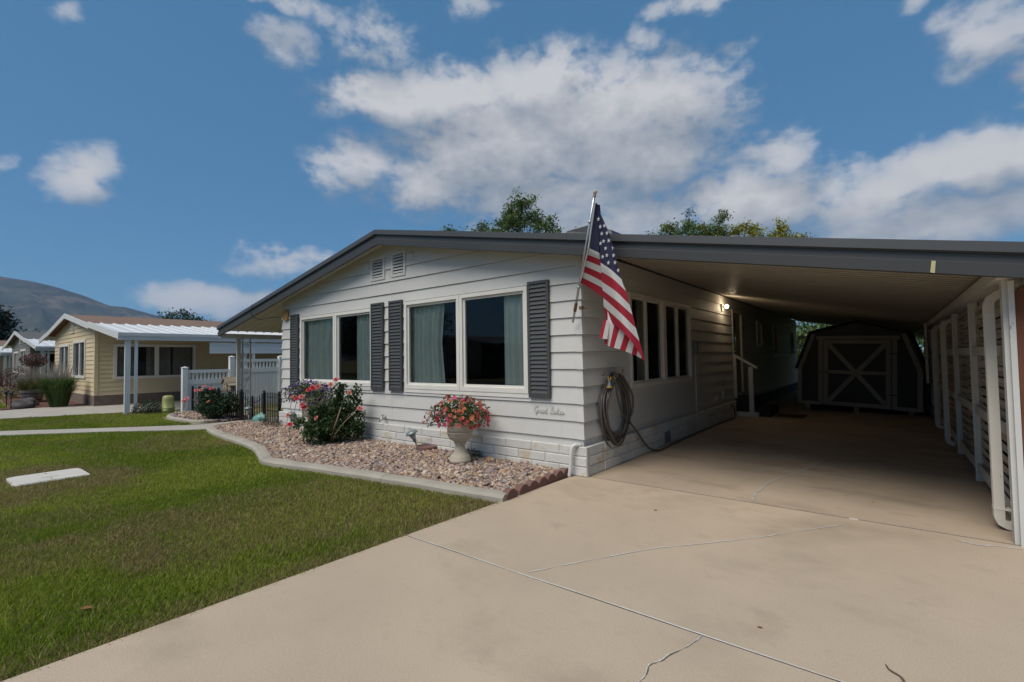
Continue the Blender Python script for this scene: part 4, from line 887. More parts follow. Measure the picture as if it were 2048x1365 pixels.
# gambrel shed at the back of the carport
SH = Matrix.Translation((2.12, 8.48, 0)) @ Matrix.Rotation(R(-3.77), 4, 'Z') @ Matrix.Rotation(R(2.0), 4, 'Y')
shed = link('garden_shed', None); shed.matrix_basis = SH; WM[shed.name] = SH.copy()
tag(shed, 'black barn shaped shed with white cross braced door at the back of the carport', 'shed')
Wd = 1.14; prof = [(-Wd, 0.13), (Wd, 0.13), (Wd, 0.98), (0.86, 1.80), (0.0, 2.05), (-0.86, 1.80), (-Wd, 0.98)]
b = MB(); b.prism([(x, 0, z) for x, z in prof], [(x, 2.4, z) for x, z in prof]); part('wall', b, M['shedwall'], shed, local=True)
b = MB()
for x in np.arange(-1.08, 1.1, 0.102):
    zt = 0.98+(1.14-abs(x))/(0.28)*0.82 if abs(x) > 0.86 else 1.80+(0.86-abs(x))/0.86*0.25
    if abs(x) > 0.66: b = MB(); b.box(x-0.046, x+0.046, -0.010, -0.001, 0.16, min(zt-0.03, 1.7)); part('siding_strip', b, M['shedwall'], shed, local=True)
def plank(x0, z0, x1, z1, w_, y0=-0.035, y1=-0.011):
    d = Vector((x1-x0, 0, z1-z0)).normalized(); nrm = Vector((-d.z, 0, d.x))*w_/2; b = MB()
    A = [(x0+nrm.x, y1, z0+nrm.z), (x1+nrm.x, y1, z1+nrm.z), (x1-nrm.x, y1, z1-nrm.z), (x0-nrm.x, y1, z0-nrm.z)]
    b.prism(A, [(x, y0, z) for x, y, z in A]); return b
for i, (x0, z0, x1, z1, w_) in enumerate([(-1.10, 0.13, -1.10, 0.98, 0.09), (1.10, 0.13, 1.10, 0.98, 0.09), (-1.10, 0.98, -0.83, 1.78, 0.085), (1.10, 0.98, 0.83, 1.78, 0.085), (-1.05, 0.165, -0.72, 0.165, 0.08), (0.72, 0.165, 1.05, 0.165, 0.08), (-0.68, 0.13, -0.68, 1.66, 0.085), (0.68, 0.13, 0.68, 1.66, 0.085), (-0.77, 1.70, 0.77, 1.70, 0.075)]):
    part('trim_board', plank(x0, z0, x1, z1, w_, -0.034-0.002*(i % 2), -0.011), M['shedtrim'], shed, local=True)
sdoor = part('door', plank(0, 0.14, 0, 1.65, 1.22, -0.022, -0.003), M['shedwall'], shed, local=True)
for i, (x0, z0, x1, z1, w_) in enumerate([(-0.575, 0.14, -0.575, 1.65, 0.09), (0.575, 0.14, 0.575, 1.65, 0.09), (-0.53, 1.605, 0.53, 1.605, 0.085), (-0.53, 0.185, 0.53, 0.185, 0.085), (-0.53, 0.91, 0.53, 0.91, 0.075), (-0.52, 1.55, 0.52, 0.24, 0.09), (0.52, 1.55, -0.52, 0.24, 0.09)]):
    part('brace', plank(x0, z0, x1, z1, w_, -0.040-0.003*i, -0.0225), M['shedtrim'], sdoor, local=True)
for z in (1.35, 0.45):
    b = MB(); b.box(0.58, 0.72, -0.062, -0.058, z-0.012, z+0.012); part('hinge', b, M['blackmetal'], sdoor, local=True)
b = MB(); b.box(-0.70, -0.50, -0.072, -0.062, 0.885, 0.925); part('latch', b, M['brown'], sdoor, local=True)
b = MB(); top = [(-1.17, 0.96), (-0.88, 1.82), (0, 2.075), (0.88, 1.82), (1.17, 0.96), (1.20, 0.97), (0.90, 1.85), (0, 2.11), (-0.90, 1.85), (-1.20, 0.97)]
for i in range(4):
    A = [top[i], top[i+1], top[8-i], top[9-i]]; b.prism([(x, -0.11, z) for x, z in A], [(x, 2.5, z) for x, z in A])
part('roof', b, M['shingle'], shed, local=True)
b = MB(); b.box(-1.0, -0.9, 0.05, 2.3, 0.0, 0.128); b.box(-0.05, 0.05, 0.05, 2.3, 0.0, 0.128); b.box(0.9, 1.0, 0.05, 2.3, 0.02, 0.128); part('skid', b, M['oldwood'], shed, local=True)

# ================================================================== CARPORT SCREEN ON THE RIGHT
scr = thing('slatted_screen', 'white framed screen of weathered woven slats along the carport', 'screen', (3.5, 4.5, 0))
PY = [0.0, 2.12, 3.82, 5.55, 7.2, 8.9, 10.6]
for i, y in enumerate(PY):
    b = MB(); b.box(3.435 if i else 3.40, 3.50 if i else 3.45, y, y+0.09, 0, 1.844); part('post', b, M['postwhite'], scr)
    if i > 0:
        b = MB(); b.box(3.424, 3.4345, y+0.02, y+0.05, 0.0, 1.84); part('batten', b, M['postwhite'], scr)
b = MB(); b.box(3.425, 3.456, -0.036, -0.004, 0.0, 1.83); part('peeling_post_board', b, M['postwhite'], scr)
for y0, y1 in zip(PY[:-1], PY[1:]):
    for z in (0.10, 0.70, 1.30):
        b = MB(); b.box(3.438, 3.456, y0+0.092, y1-0.002, z, z+0.085); part('rail', b, M['postwhite'], scr)
SLW = []
def slat_mesh(L, k):
    b = MB(); n = 8; vs = []
    for i in range(n+1):
        y = L*i/n; d = 0.012*math.sin(math.pi*2*i/n+k*math.pi)
        vs += [(d-0.003, y, -0.019), (d+0.003, y, -0.019), (d+0.003, y, 0.019), (d-0.003, y, 0.019)]
    fs = [(4*i+j, 4*i+(j+1) % 4, 4*i+4+(j+1) % 4, 4*i+4+j) for i in range(n) for j in range(4)]+[(0, 1, 2, 3), (4*n, 4*n+1, 4*n+2, 4*n+3)]
    b.add(vs, fs); return data_mesh('slat', b, M['lattice'])
cache = {}
for y0, y1 in zip(PY[:-1], PY[1:]):
    L = round(y1-y0-0.09, 3)
    for k in (0, 1):
        if (L, k) not in cache: cache[(L, k)] = slat_mesh(L, k)
    for i in range(37):
        z = 0.17+i*0.0445
        if z > 1.80: break
        link('slat', cache[(L, i % 2)], scr, loc=(3.478+random.uniform(-0.002, 0.002), y0+0.09, z+random.uniform(-0.003, 0.003)), rot=(random.uniform(-0.004, 0.004), 0, 0))
    b = MB()
    for t in (0.25, 0.5, 0.75): b.box(3.4755, 3.4805, y0+0.09+L*t-0.01, y0+0.09+L*t+0.01, 0.15, 1.82)
    part('weave_stake', b, M['lattice'], scr)
def downspout(y, label, x=3.37, ztop=1.80, kick=0.0):
    d = thing('downspout', label, 'downspout', (x, y, 0), group='carport downspouts')
    wd, dp = 0.078, 0.058
    def sect(c, t, n=1):  # ribbed rectangular section
        prof = []
        for k in range(9): prof.append((-dp/2+(0.003 if k % 2 else 0.0), -wd/2+wd*k/8))
        for k in range(9): prof.append((dp/2-(0.003 if k % 2 else 0.0), wd/2-wd*k/8))
        return prof
    def sweep(path):
        b = MB(); prof = sect(0, 0); m_ = len(prof); vs = []
        for i, (p, up) in enumerate(path):
            for (a, c) in prof: vs.append((p[0]+a*up[0], p[1]+c, p[2]+a*up[1]))
        b.add(vs, [(i*m_+j, i*m_+(j+1) % m_, (i+1)*m_+(j+1) % m_, (i+1)*m_+j) for i in range(len(path)-1) for j in range(m_)]+[tuple(range(m_)), tuple((len(path)-1)*m_+j for j in range(m_))])
        return b
    part('pipe', sweep([((x, y, 0.13), (1, 0)), ((x, y, ztop-0.16), (1, 0))]), M['downspout'], d)
    part('top_elbow', sweep([((x, y, ztop-0.159), (1, 0)), ((x, y, ztop-0.10), (1, 0)), ((x+0.012, y, ztop-0.06), (0.8, -0.6)), ((x+0.05, y, ztop-0.03), (0.35, -0.9)), ((x+0.12, y, ztop+0.005), (0.3, -0.95)), ((x+0.15, y, ztop+0.02), (0.3, -0.95))]), M['downspout'], d)
    part('bottom_elbow', sweep([((x, y, 0.129), (1, 0)), ((x, y, 0.085), (1, 0)), ((x+0.014, y, 0.055), (0.8, 0.6)), ((x+0.045, y, 0.04), (0.35, 0.9)), ((x+0.075, y, 0.036), (0.1, 1))]), M['downspout'], d)
    b = MB(); b.box(x-0.032, x+0.06, y-0.042, y+0.042, 0.15, 0.165); part('strap', b, M['downspout'], d)
downspout(0.36, 'cream downspout nearest the camera on the carport screen')
downspout(4.45, 'cream downspout midway along the carport screen')
downspout(6.35, 'cream downspout farther along the screen, just before the shed')
b = MB(); b.box(3.30, 3.34, 7.45, 7.52, 0.75, 1.9); tag(part('hanging_post', b, M['postwhite']), 'short white board hanging beside the shed', 'board')

# stained wooden fence beyond the screen
EB = [(3.459, 0), (3.60, 0), (3.60, 1.735), (3.57, 1.78), (3.49, 1.78), (3.459, 1.735)]
rf = thing('stained_fence', 'red brown stained board fence beyond the carport screen, its run added to block light', 'fence', (3.75, 5, 0))
b = MB(); b.prism([(x, -0.022, z) for x, z in EB], [(x, -0.003, z) for x, z in EB]); part('end_board', b, M['redwood'], rf)
b = MB(); b.prism([(3.66, 0, 0), (3.66, 0.14, 0), (3.66, 0.14, 1.75), (3.66, 0.11, 1.79), (3.66, 0.03, 1.79), (3.66, 0, 1.75)], [(3.68, 0, 0), (3.68, 0.14, 0), (3.68, 0.14, 1.75), (3.68, 0.11, 1.79), (3.68, 0.03, 1.79), (3.68, 0, 1.75)])
bme = data_mesh('board', b, M['redwood'])
for k in range(113): link('board', bme, rf, loc=(random.uniform(0, 0.006), 0.02+k*0.146, random.uniform(-0.02, 0.0)))  # board run behind the end board added to keep light out of the carport
b = MB()
for z in (0.3, 1.4): b.box(3.69, 3.73, 0.02, 16.5, z, z+0.09)
part('fence_rail', b, M['redwood'], rf)

# ================================================================== WHITE VINYL FENCE
vf = thing('vinyl_fence', 'white vinyl privacy fence with picket top between the two homes', 'fence', (-12.4, 1, 0))
def vpost(y, h, s_=0.063):
    b = MB(); b.box(-12.4-s_, -12.4+s_, y-s_, y+s_, 0, h); e = s_+0.008
    b.add([(-12.4-e, y-e, h), (-12.4+e, y-e, h), (-12.4+e, y+e, h), (-12.4-e, y+e, h), (-12.4-e, y-e, h+0.02), (-12.4+e, y-e, h+0.02), (-12.4+e, y+e, h+0.02), (-12.4-e, y+e, h+0.02), (-12.4, y, h+0.05)], [(0, 1, 5, 4), (1, 2, 6, 5), (2, 3, 7, 6), (3, 0, 4, 7), (4, 5, 8), (5, 6, 8), (6, 7, 8), (7, 4, 8), (0, 3, 2, 1)])
    part('post', b, M['vinyl'], vf)
def vpanel(y0, y1, top, np_):
    for (a, c, t_) in ((top-0.09, top, 0.03), (top-0.40, top-0.26, 0.03), (0.05, 0.20, 0.03)):
        b = MB(); b.box(-12.4-t_, -12.4+t_, y0, y1, a, c); part('rail', b, M['vinyl'], vf)
    w_ = (y1-y0)/np_
    for k in range(np_):
        b = MB(); b.box(-12.415, -12.385, y0+w_*(k+0.27), y0+w_*(k+0.73), top-0.26, top-0.09); part('picket', b, M['vinyl'], vf)
    for k in range(np_):
        b = MB(); yy = y0+w_*k; b.box(-12.413, -12.387, yy+0.003, yy+w_-0.003, 0.20, top-0.40); part('panel_board', b, M['vinyl'], vf)
vpost(-0.10, 1.21); vpost(1.09, 1.50); vpost(2.52, 1.50); vpost(4.3, 1.50); vpost(6.1, 1.5)
vpanel(-0.035, 1.025, 1.16, 11); vpanel(1.155, 2.455, 1.45, 13); vpanel(2.585, 4.235, 1.45, 14); vpanel(4.365, 6.035, 1.45, 14)

# ================================================================== BLACK IRON FENCE AND GATE
bf = thing('iron_fence', 'low black iron picket fence with a dipped double gate beside the house', 'fence', (-9.5, 0.02, 0))
def ipost(x, y, h=0.68, r_=0.022):
    b = MB(); b.box(x-r_, x+r_, y-r_, y+r_, 0, h); b.lathe([(0.01, 0), (0.028, 0.012), (0.03, 0.028), (0.02, 0.046), (0.003, 0.055)], (x, y, h), 8); part('post', b, M['blackmetal'], bf)
for x in (-12.17, -11.66, -10.4, -9.07, -7.94, -7.24): ipost(x, 0.02)
ipost(-8.505, 0.02, 0.54, 0.018)
def run(x0, x1, n, dip=0.0):
    def zt(x): 
        t = (x-x0)/(x1-x0); return 0.64-dip*(math.sin(math.pi*t))**1.0
    b = MB(); b.tube([(x, 0.02, zt(x)-0.05) for x in np.linspace(x0, x1, 11)], 0.009, 5); part('top_rail', b, M['blackmetal'], bf)
    b = MB(); b.box(x0, x1, 0.010, 0.030, 0.06, 0.08); part('bottom_rail', b, M['blackmetal'], bf)
    if dip == 0: b = MB(); b.box(x0, x1, 0.010, 0.030, 0.30, 0.318); part('mid_rail', b, M['blackmetal'], bf)
    for k in range(n):
        x = x0+(x1-x0)*(k+0.7)/(n+0.4); z = zt(x); b = MB(); b.box(x-0.007, x+0.007, 0.013, 0.027, 0.03, z+0.02); b.lathe([(0.009, 0), (0.011, 0.012), (0.001, 0.05)], (x, 0.02, z+0.02), 5); part('picket', b, M['blackmetal'], bf)
run(-12.15, -11.68, 4); run(-11.64, -10.42, 10); run(-10.38, -9.09, 11); run(-9.05, -7.96, 9, 0.15); run(-7.92, -7.26, 8)
# wooden ramp behind it
b = MB(); b.prism([(-8.9, 0.9, 0.02), (-8.9, 0.93, 0.02), (-7.05, 0.93, 0.78), (-7.05, 0.9, 0.78)], [(-8.9, 0.9, 0.14), (-8.9, 0.93, 0.14), (-7.05, 0.93, 0.92), (-7.05, 0.9, 0.92)])
rp = thing('wooden_handrail', 'dark weathered sloping rail behind the iron fence, against the house', 'handrail', (-8, 0.95, 0)); part('rail', b, M['oldwood'], rp)
for x in (-8.5, -7.9, -7.3):
    z = 0.02+(x+8.9)/1.85*0.76; b = MB(); b.box(x-0.03, x+0.03, 0.94, 1.0, 0, z+0.1); part('post', b, M['oldwood'], rp)
b = MB(); b.prism([(-8.9, 1.0, 0.0), (-7.06, 1.0, 0.0), (-7.06, 1.0, 0.55), (-8.9, 1.0, 0.06)], [(-8.9, 1.9, 0.0), (-7.06, 1.9, 0.0), (-7.06, 1.9, 0.55), (-8.9, 1.9, 0.06)]); part('ramp_deck', b, M['dark'], rp)

# bird house on a post
bh = thing('bird_house', 'weathered wooden bird house above the pink rose bush', 'bird house', (-10.9, 0.45, 0))
b = MB(); b.box(-10.93, -10.87, 0.42, 0.48, 0, 0.6); part('pole', b, M['oldwood'], bh)
b = MB(); b.prism([(-11.06, 0.36, 0.6), (-10.82, 0.36, 0.6), (-10.82, 0.36, 0.83), (-10.94, 0.36, 0.93), (-11.06, 0.36, 0.83)], [(-11.06, 0.62, 0.6), (-10.82, 0.62, 0.6), (-10.82, 0.62, 0.83), (-10.94, 0.62, 0.93), (-11.06, 0.62, 0.83)]); part('box', b, M['oldwood'], bh)
b = MB(); b.prism([(-11.10, 0.32, 0.80), (-10.94, 0.32, 0.94), (-10.78, 0.32, 0.80), (-10.78, 0.32, 0.825), (-10.94, 0.32, 0.968), (-11.10, 0.32, 0.825)], [(-11.10, 0.66, 0.80), (-10.94, 0.66, 0.94), (-10.78, 0.66, 0.80), (-10.78, 0.66, 0.825), (-10.94, 0.66, 0.968), (-11.10, 0.66, 0.825)]); part('roof', b, M['oldwood'], bh)
b = MB(); b.box(-10.818, -10.62, 0.38, 0.60, 0.6, 0.75); b.prism([(-10.83, 0.35, 0.80), (-10.59, 0.35, 0.74), (-10.59, 0.35, 0.76), (-10.83, 0.35, 0.82)], [(-10.83, 0.63, 0.80), (-10.59, 0.63, 0.74), (-10.59, 0.63, 0.76), (-10.83, 0.63, 0.82)]); part('side_box', b, M['oldwood'], bh)
b = MB()
for x, z in ((-10.94, 0.78), (-10.94, 0.68)):
    vs = [(x, 0.358, z)]+[(x+0.02*math.cos(a), 0.358, z+0.02*math.sin(a)) for a in np.linspace(0, 2*math.pi, 9)[:-1]]; b.add(vs, [(0, k+1, (k+1) % 8+1) for k in range(8)])
part('entrance_hole', b, M['blackmetal'], bh)

# green utility pedestal
up_ = thing('utility_pedestal', 'pale olive green utility pedestal beside the white fence post', 'pedestal', (-12.9, -0.33, 0))
b = MB(); b.lathe([(0.155, 0), (0.155, 0.10), (0.145, 0.105), (0.138, 0.35), (0.132, 0.42), (0.11, 0.455), (0.06, 0.468)], (-12.9, -0.33, 0.0), 20, wob=lambda a, z: 1-0.10*math.cos(4*a)*0.6); part('housing', b, M['greybox'], up_, True)
b = MB(); b.lathe([(0.16, 0), (0.16, 0.03)], (-12.9, -0.33, 0.105), 20); part('collar', b, M['greybox'], up_)

# utility cover in the lawn
uc = thing('utility_cover', 'flat pale concrete utility cover set in the lawn', 'cover', (-5.3, -3.7, 0))
def rrect(cx, cy, hx, hy, r_, n=5):
    pts = []
    for (sx_, sy_, a0) in ((1, 1, 0), (-1, 1, 90), (-1, -1, 180), (1, -1, 270)):
        for k in range(n): a = R(a0+90*k/(n-1)); pts.append((cx+sx_*(hx-r_)+r_*math.cos(a), cy+sy_*(hy-r_)+r_*math.sin(a)))
    return pts
M['lid'] = mat('cover_concrete', (0.56, 0.53, 0.47), 0.8, 0.08, 6, bump=0.001, bscale=90)
b = MB(); p = rrect(-5.305, -3.705, 0.335, 0.335, 0.07); b.prism([(x, y, -0.06) for x, y in p], [(x, y, -0.006) for x, y in p]); part('rim', b, M['lid'], uc)
b = MB(); p = rrect(-5.305, -3.705, 0.305, 0.305, 0.06); b.prism([(x, y, -0.02) for x, y in p], [(x, y, 0.0) for x, y in p]); part('lid', b, M['lid'], uc)
b = MB(); b.box(-5.38, -5.22, -3.78, -3.62, -0.01, 0.004); part('hatch', b, M['lid'], uc)
b = MB(); b.box(-5.53, -5.48, -3.71, -3.70, -0.01, 0.0025); b.box(-5.13, -5.08, -3.71, -3.70, -0.01, 0.0025); part('slot', b, M['crackdark'], uc)

# scalloped red edging stones between the gravel and the drive
def edger(y0, n, label):
    L = 0.165; b = MB(); prof = []
    for k in range(n):
        for t in np.linspace(0, 1, 7)[:-1 if k < n-1 else None]: prof.append((y0+L*(k+t), 0.045+0.045*math.sin(math.pi*t)**0.7))
    A = [(y0, -0.05)]+[(y, z) for y, z in prof]+[(y0+L*n, -0.05)]
    xa = lambda y: -0.115-0.10*(y+1.2)/1.4*0.35
    b.prism([(xa(y), y, z) for y, z in A], [(xa(y)-0.075, y, z*0.98) for y, z in A])
    tag(part('edging_stone', b, M['redpaver']), label, 'edging stone', 'red scalloped edging stones')
edger(-1.25, 1, 'single red scalloped edging stone nearest the lawn kerb')
edger(-1.045, 2, 'red edging stone with two scallops in the middle of the row')
edger(-0.705, 4, 'longest red scalloped edging stone, ending at the block corner')

# round red pavers
for (x, y, z0, z, r_, lab) in ((-2.50, -0.13, 0.045, 0.062, 0.155, 'round red paver lying on the pebbles near the tilted path light'), (-1.53, -0.44, 0.02, 0.028, 0.175, 'round red paver under the coral flower urn')):
    b = MB(); b.lathe([(r_*0.98, -0.03), (r_, 0.0), (r_, z-0.008), (r_*0.97, z)], (x, y, z0), 28); tag(part('round_paver', b, M['redpaver']), lab, 'paver')
# a big rust coloured stone, a pale one
def boulder(name, c, r_, mt, label, seed, cat='stone'):
    V, F = ico(3); rr = np.random.default_rng(seed); ph = rr.uniform(0, 6, 6)
    k = 1+0.16*np.sin(V[:, 0]*3+ph[0])+0.13*np.sin(V[:, 1]*4+ph[1])+0.10*np.sin(V[:, 2]*5+V[:, 0]*4+ph[2])
    P = V*k[:, None]*np.array(r_)+np.array(c); P[:, 2] = np.maximum(P[:, 2], -0.03)
    return tag(npmesh(name, P, F, mt, smooth=True), label, cat)
M['rust'] = mat('rust_stone', (0.30, 0.16, 0.07), 0.9, 0.4, 12, bump=0.01, bscale=40, spots=[(10, (1, 1, 1), 0.55, 0.62, (0.5, 0.44, 0.36), 0.8)])
boulder('rough_stone', (-1.22, -0.23, 0.06), (0.075, 0.055, 0.05), M['rust'], 'rust and cream coloured stone beside the flower urn', 3)
boulder('pale_stone', (-5.55, -0.32, 0.08), (0.10, 0.08, 0.07), M['stone'], 'pale rounded stone behind the rose bush', 5)
boulder('teal_ornament', (-8.02, -0.02, 0.10), (0.19, 0.11, 0.13), M['teal'], 'teal glazed garden ornament in front of the iron gate', 8, 'ornament')

# path lights
def pathlight(loc, rot, label):
    t = thing('path_light', label, 'path light', loc, rot=rot, group='solar path lights')
    b = MB(); b.tube([(0, 0, -0.05), (0, 0, 0.20)], 0.012, 8); part('stake', b, M['greymetal'], t, True, local=True)
    b = MB(); b.lathe([(0.014, 0.19), (0.026, 0.20), (0.026, 0.225), (0.02, 0.235)], (0, 0, 0), 12); part('socket', b, M['greymetal'], t, True, local=True)
    b = MB(); b.lathe([(0.022, 0.235), (0.034, 0.25), (0.052, 0.315)], (0, 0, 0), 14); part('lens', b, M['capstuff'], t, True, local=True)
    b = MB()
    for k in range(10): a = 2*math.pi*k/10; b.tube([(0.024*math.cos(a), 0.024*math.sin(a), 0.236), (0.055*math.cos(a), 0.055*math.sin(a), 0.316)], 0.0022, 4)
    part('rib', b, M['greymetal'], t, local=True)
    b = MB(); b.lathe([(0.03, 0.312), (0.085, 0.315), (0.088, 0.322), (0.075, 0.345), (0.045, 0.362), (0.018, 0.368), (0.012, 0.38)], (0, 0, 0), 20); part('cap', b, M['greymetal'], t, True, local=True)
    b = MB(); b.tube([(0.018*math.cos(a), 0, 0.396+0.018*math.sin(a)) for a in np.linspace(-1.2, 4.4, 14)], 0.003, 5); part('ring', b, M['greymetal'], t, True, local=True)
pathlight((-2.55, -0.22, 0.0), (R(8), R(-20), R(38)), 'grey solar path light leaning over beside the round red paver')
pathlight((-6.43, -0.14, 0.0), (0, R(2), 0), 'upright grey solar path light left of the rose bush')
pathlight((-8.40, 0.02-0.12, 0.0), (0, R(-3), 0), 'grey solar path light in front of the iron gate')

# ================================================================== PLANTS
def flower_set(C, Nrm, size, cols, n=6, cup=0.25):
    """open trumpet flowers: n-lobed discs facing Nrm"""
    k = len(C); Vs, Fs, Cs = [], [], []; m_ = 2*n+1
    Nrm = Nrm/np.linalg.norm(Nrm, axis=1, keepdims=True)
    a1 = np.cross(Nrm, np.array([0.31, 0.2, 0.93])); a1 /= np.linalg.norm(a1, axis=1, keepdims=True); a2 = np.cross(Nrm, a1)
    s = size*rng.uniform(0.55, 1.3, k); V = np.zeros((k, m_, 3)); cc = np.zeros((k, m_, 3))
    V[:, 0] = C-Nrm*(s*cup)[:, None]; cc[:, 0] = cols*0.45
    for j in range(2*n):
        r_ = (1.0 if j % 2 == 0 else 0.80); t = 2*np.pi*j/(2*n)
        V[:, j+1] = C+(a1*np.cos(t)+a2*np.sin(t))*(s*r_)[:, None]; cc[:, j+1] = cols
    F0 = np.array([[0, j+1, (j+1) % (2*n)+1] for j in range(2*n)])
    F = (F0[None]+(np.arange(k)*m_)[:, None, None]).reshape(-1, 3)
    return V.reshape(-1, 3), F, cc.reshape(-1, 3)
def dome(n, c, r_, low=-0.35, shell=0.75):
    u = rng.normal(0, 1, (n*3, 3)); u /= np.linalg.norm(u, axis=1, keepdims=True); u = u[u[:, 2] > low][:n]
    rad = shell+(1.06-shell)*rng.random(len(u)); rad *= 0.74+0.50*fbm(u[:, 0]*2+5, u[:, 1]*2+u[:, 2]+5, 1.3, 2)
    return np.array(c)+u*rad[:, None]*np.array(r_), u
def urn(loc, s, label):
    t = thing('stone_urn', label, 'urn', loc, group='cast stone urns')
    P = [(0.135, 0.0), (0.137, 0.045), (0.128, 0.052), (0.128, 0.075), (0.118, 0.088), (0.09, 0.115), (0.07, 0.15), (0.062, 0.19), (0.060, 0.225), (0.075, 0.235), (0.078, 0.25), (0.068, 0.258), (0.098, 0.275), (0.135, 0.30), (0.155, 0.335), (0.163, 0.365), (0.167, 0.375), (0.166, 0.385)]
    b = MB(); b.lathe([(r_*s, z*s) for r_, z in P], loc, 32); part('pedestal_and_bowl', b, M['stone'], t, True)
    b = MB(); b.lathe([(r_*s, z*s) for r_, z in [(0.160, 0.3855), (0.162, 0.42), (0.159, 0.47), (0.158, 0.478)]], loc, 48, wob=lambda a, z: 1+0.018*math.sin(10*a)*math.sin(5*a+z*60)); part('relief_band', b, M['stone'], t, True)
    b = MB(); b.lathe([(r_*s, z*s) for r_, z in [(0.163, 0.4785), (0.165, 0.488), (0.158, 0.495), (0.150, 0.53), (0.152, 0.555), (0.163, 0.565), (0.163, 0.58), (0.14, 0.58), (0.13, 0.55)]], loc, 32); part('rim', b, M['stone'], t, True)
    return t
def petunias(loc, z, r_, label, pal, wts, nf, nl, name='petunias', low=-0.45, fsize=0.024):
    t = thing(name, label, 'flowers', (loc[0], loc[1], z))
    c = (loc[0], loc[1], z); L, u = dome(nl, c, r_, low, 0.35)
    v, f, cc = leafcloud(L, 0.036, np.array([0.065, 0.105, 0.028]), 0.6)
    npmesh('foliage', v, f, M['leaf'], cc, t)
    Fp, un = dome(nf, c, (r_[0]*1.03, r_[1]*1.03, r_[2]*1.03), low, 0.93)
    az = np.arctan2(un[:, 1], un[:, 0]); key = fbm(np.cos(az)*2+7, np.sin(az)*2+un[:, 2]*1.5+7, 1.5, 2)
    idx = np.clip((key-0.25)/0.5*len(pal)+rng.normal(0, 0.6, len(Fp)), 0, len(pal)-0.01).astype(int)
    v, f, cc = flower_set(Fp, un+rng.normal(0, 0.35, un.shape)+np.array([0, -0.25, 0.25]), fsize, np.array(pal)[idx]*rng.uniform(0.8, 1.2, (len(Fp), 1)))
    npmesh('blossoms', v, f, M['petal'], cc, t)
    b = MB()
    for k in range(14):
        p = L[k*7]; b.tube([(loc[0]+random.uniform(-0.05, 0.05), loc[1]+random.uniform(-0.05, 0.05), z-0.03), ((loc[0]+p[0])/2, (loc[1]+p[1])/2, (z+p[2])/2+0.06), tuple(p)], 0.004, 4)
    part('stems', b, M['stem'], t)
    return t
urn((-1.53, -0.44, 0.045), 1.0, 'cast stone urn of coral and pink petunias on the front pebbles')
petunias((-1.53, -0.44), 0.62, (0.40, 0.36, 0.25), 'mound of coral and hot pink petunias in the front urn', [(0.60, 0.15, 0.075), (0.64, 0.21, 0.10), (0.55, 0.10, 0.07), (0.58, 0.09, 0.09), (0.70, 0.07, 0.19)], None, 290, 2300)
urn((-5.42, -0.26, 0.05), 1.08, 'cast stone urn half hidden behind the tall rose bush')
petunias((-5.50, -0.30), 0.74, (0.46, 0.40, 0.27), 'mound of deep purple petunias in the urn behind the rose bush', [(0.10, 0.02, 0.20), (0.06, 0.012, 0.13), (0.14, 0.05, 0.27), (0.30, 0.22, 0.42)], None, 190, 2300, fsize=0.026)

def bloom_mesh(colr, edge):
    V, F, Cc = [], [], []
    for ring, (n, r_, h, open_) in enumerate(((4, 0.016, 0.034, 0.25), (6, 0.028, 0.030, 0.7), (7, 0.040, 0.022, 1.2))):
        for k in range(n):
            a = 2*math.pi*(k+0.5*ring)/n; w_ = math.pi/n*1.25; b = len(V)
            for t in (0, 0.5, 1):
                rr = 0.006+(r_-0.006)*t**0.8; zz = h*math.sin(min(1.0, t*0.9+0.1)*math.pi/2)*(1-0.25*open_*t*t)
                for s_ in (-1, 0, 1):
                    aa = a+w_*s_*(0.5+0.5*t if t < 1 else 0.75); V.append((rr*math.cos(aa)*(1.08 if s_ == 0 else 1), rr*math.sin(aa)*(1.08 if s_ == 0 else 1), zz+(0.004 if s_ == 0 else 0)))
                    c_ = np.array(colr)*(1-t)+np.array(edge)*t; Cc.append(c_*(0.75+0.25*t))
            for i in range(2):
                for j in range(2): F.append((b+i*3+j, b+i*3+j+1, b+i*3+j+4, b+i*3+j+3))
    return np.array(V), np.array(F), np.array(Cc)
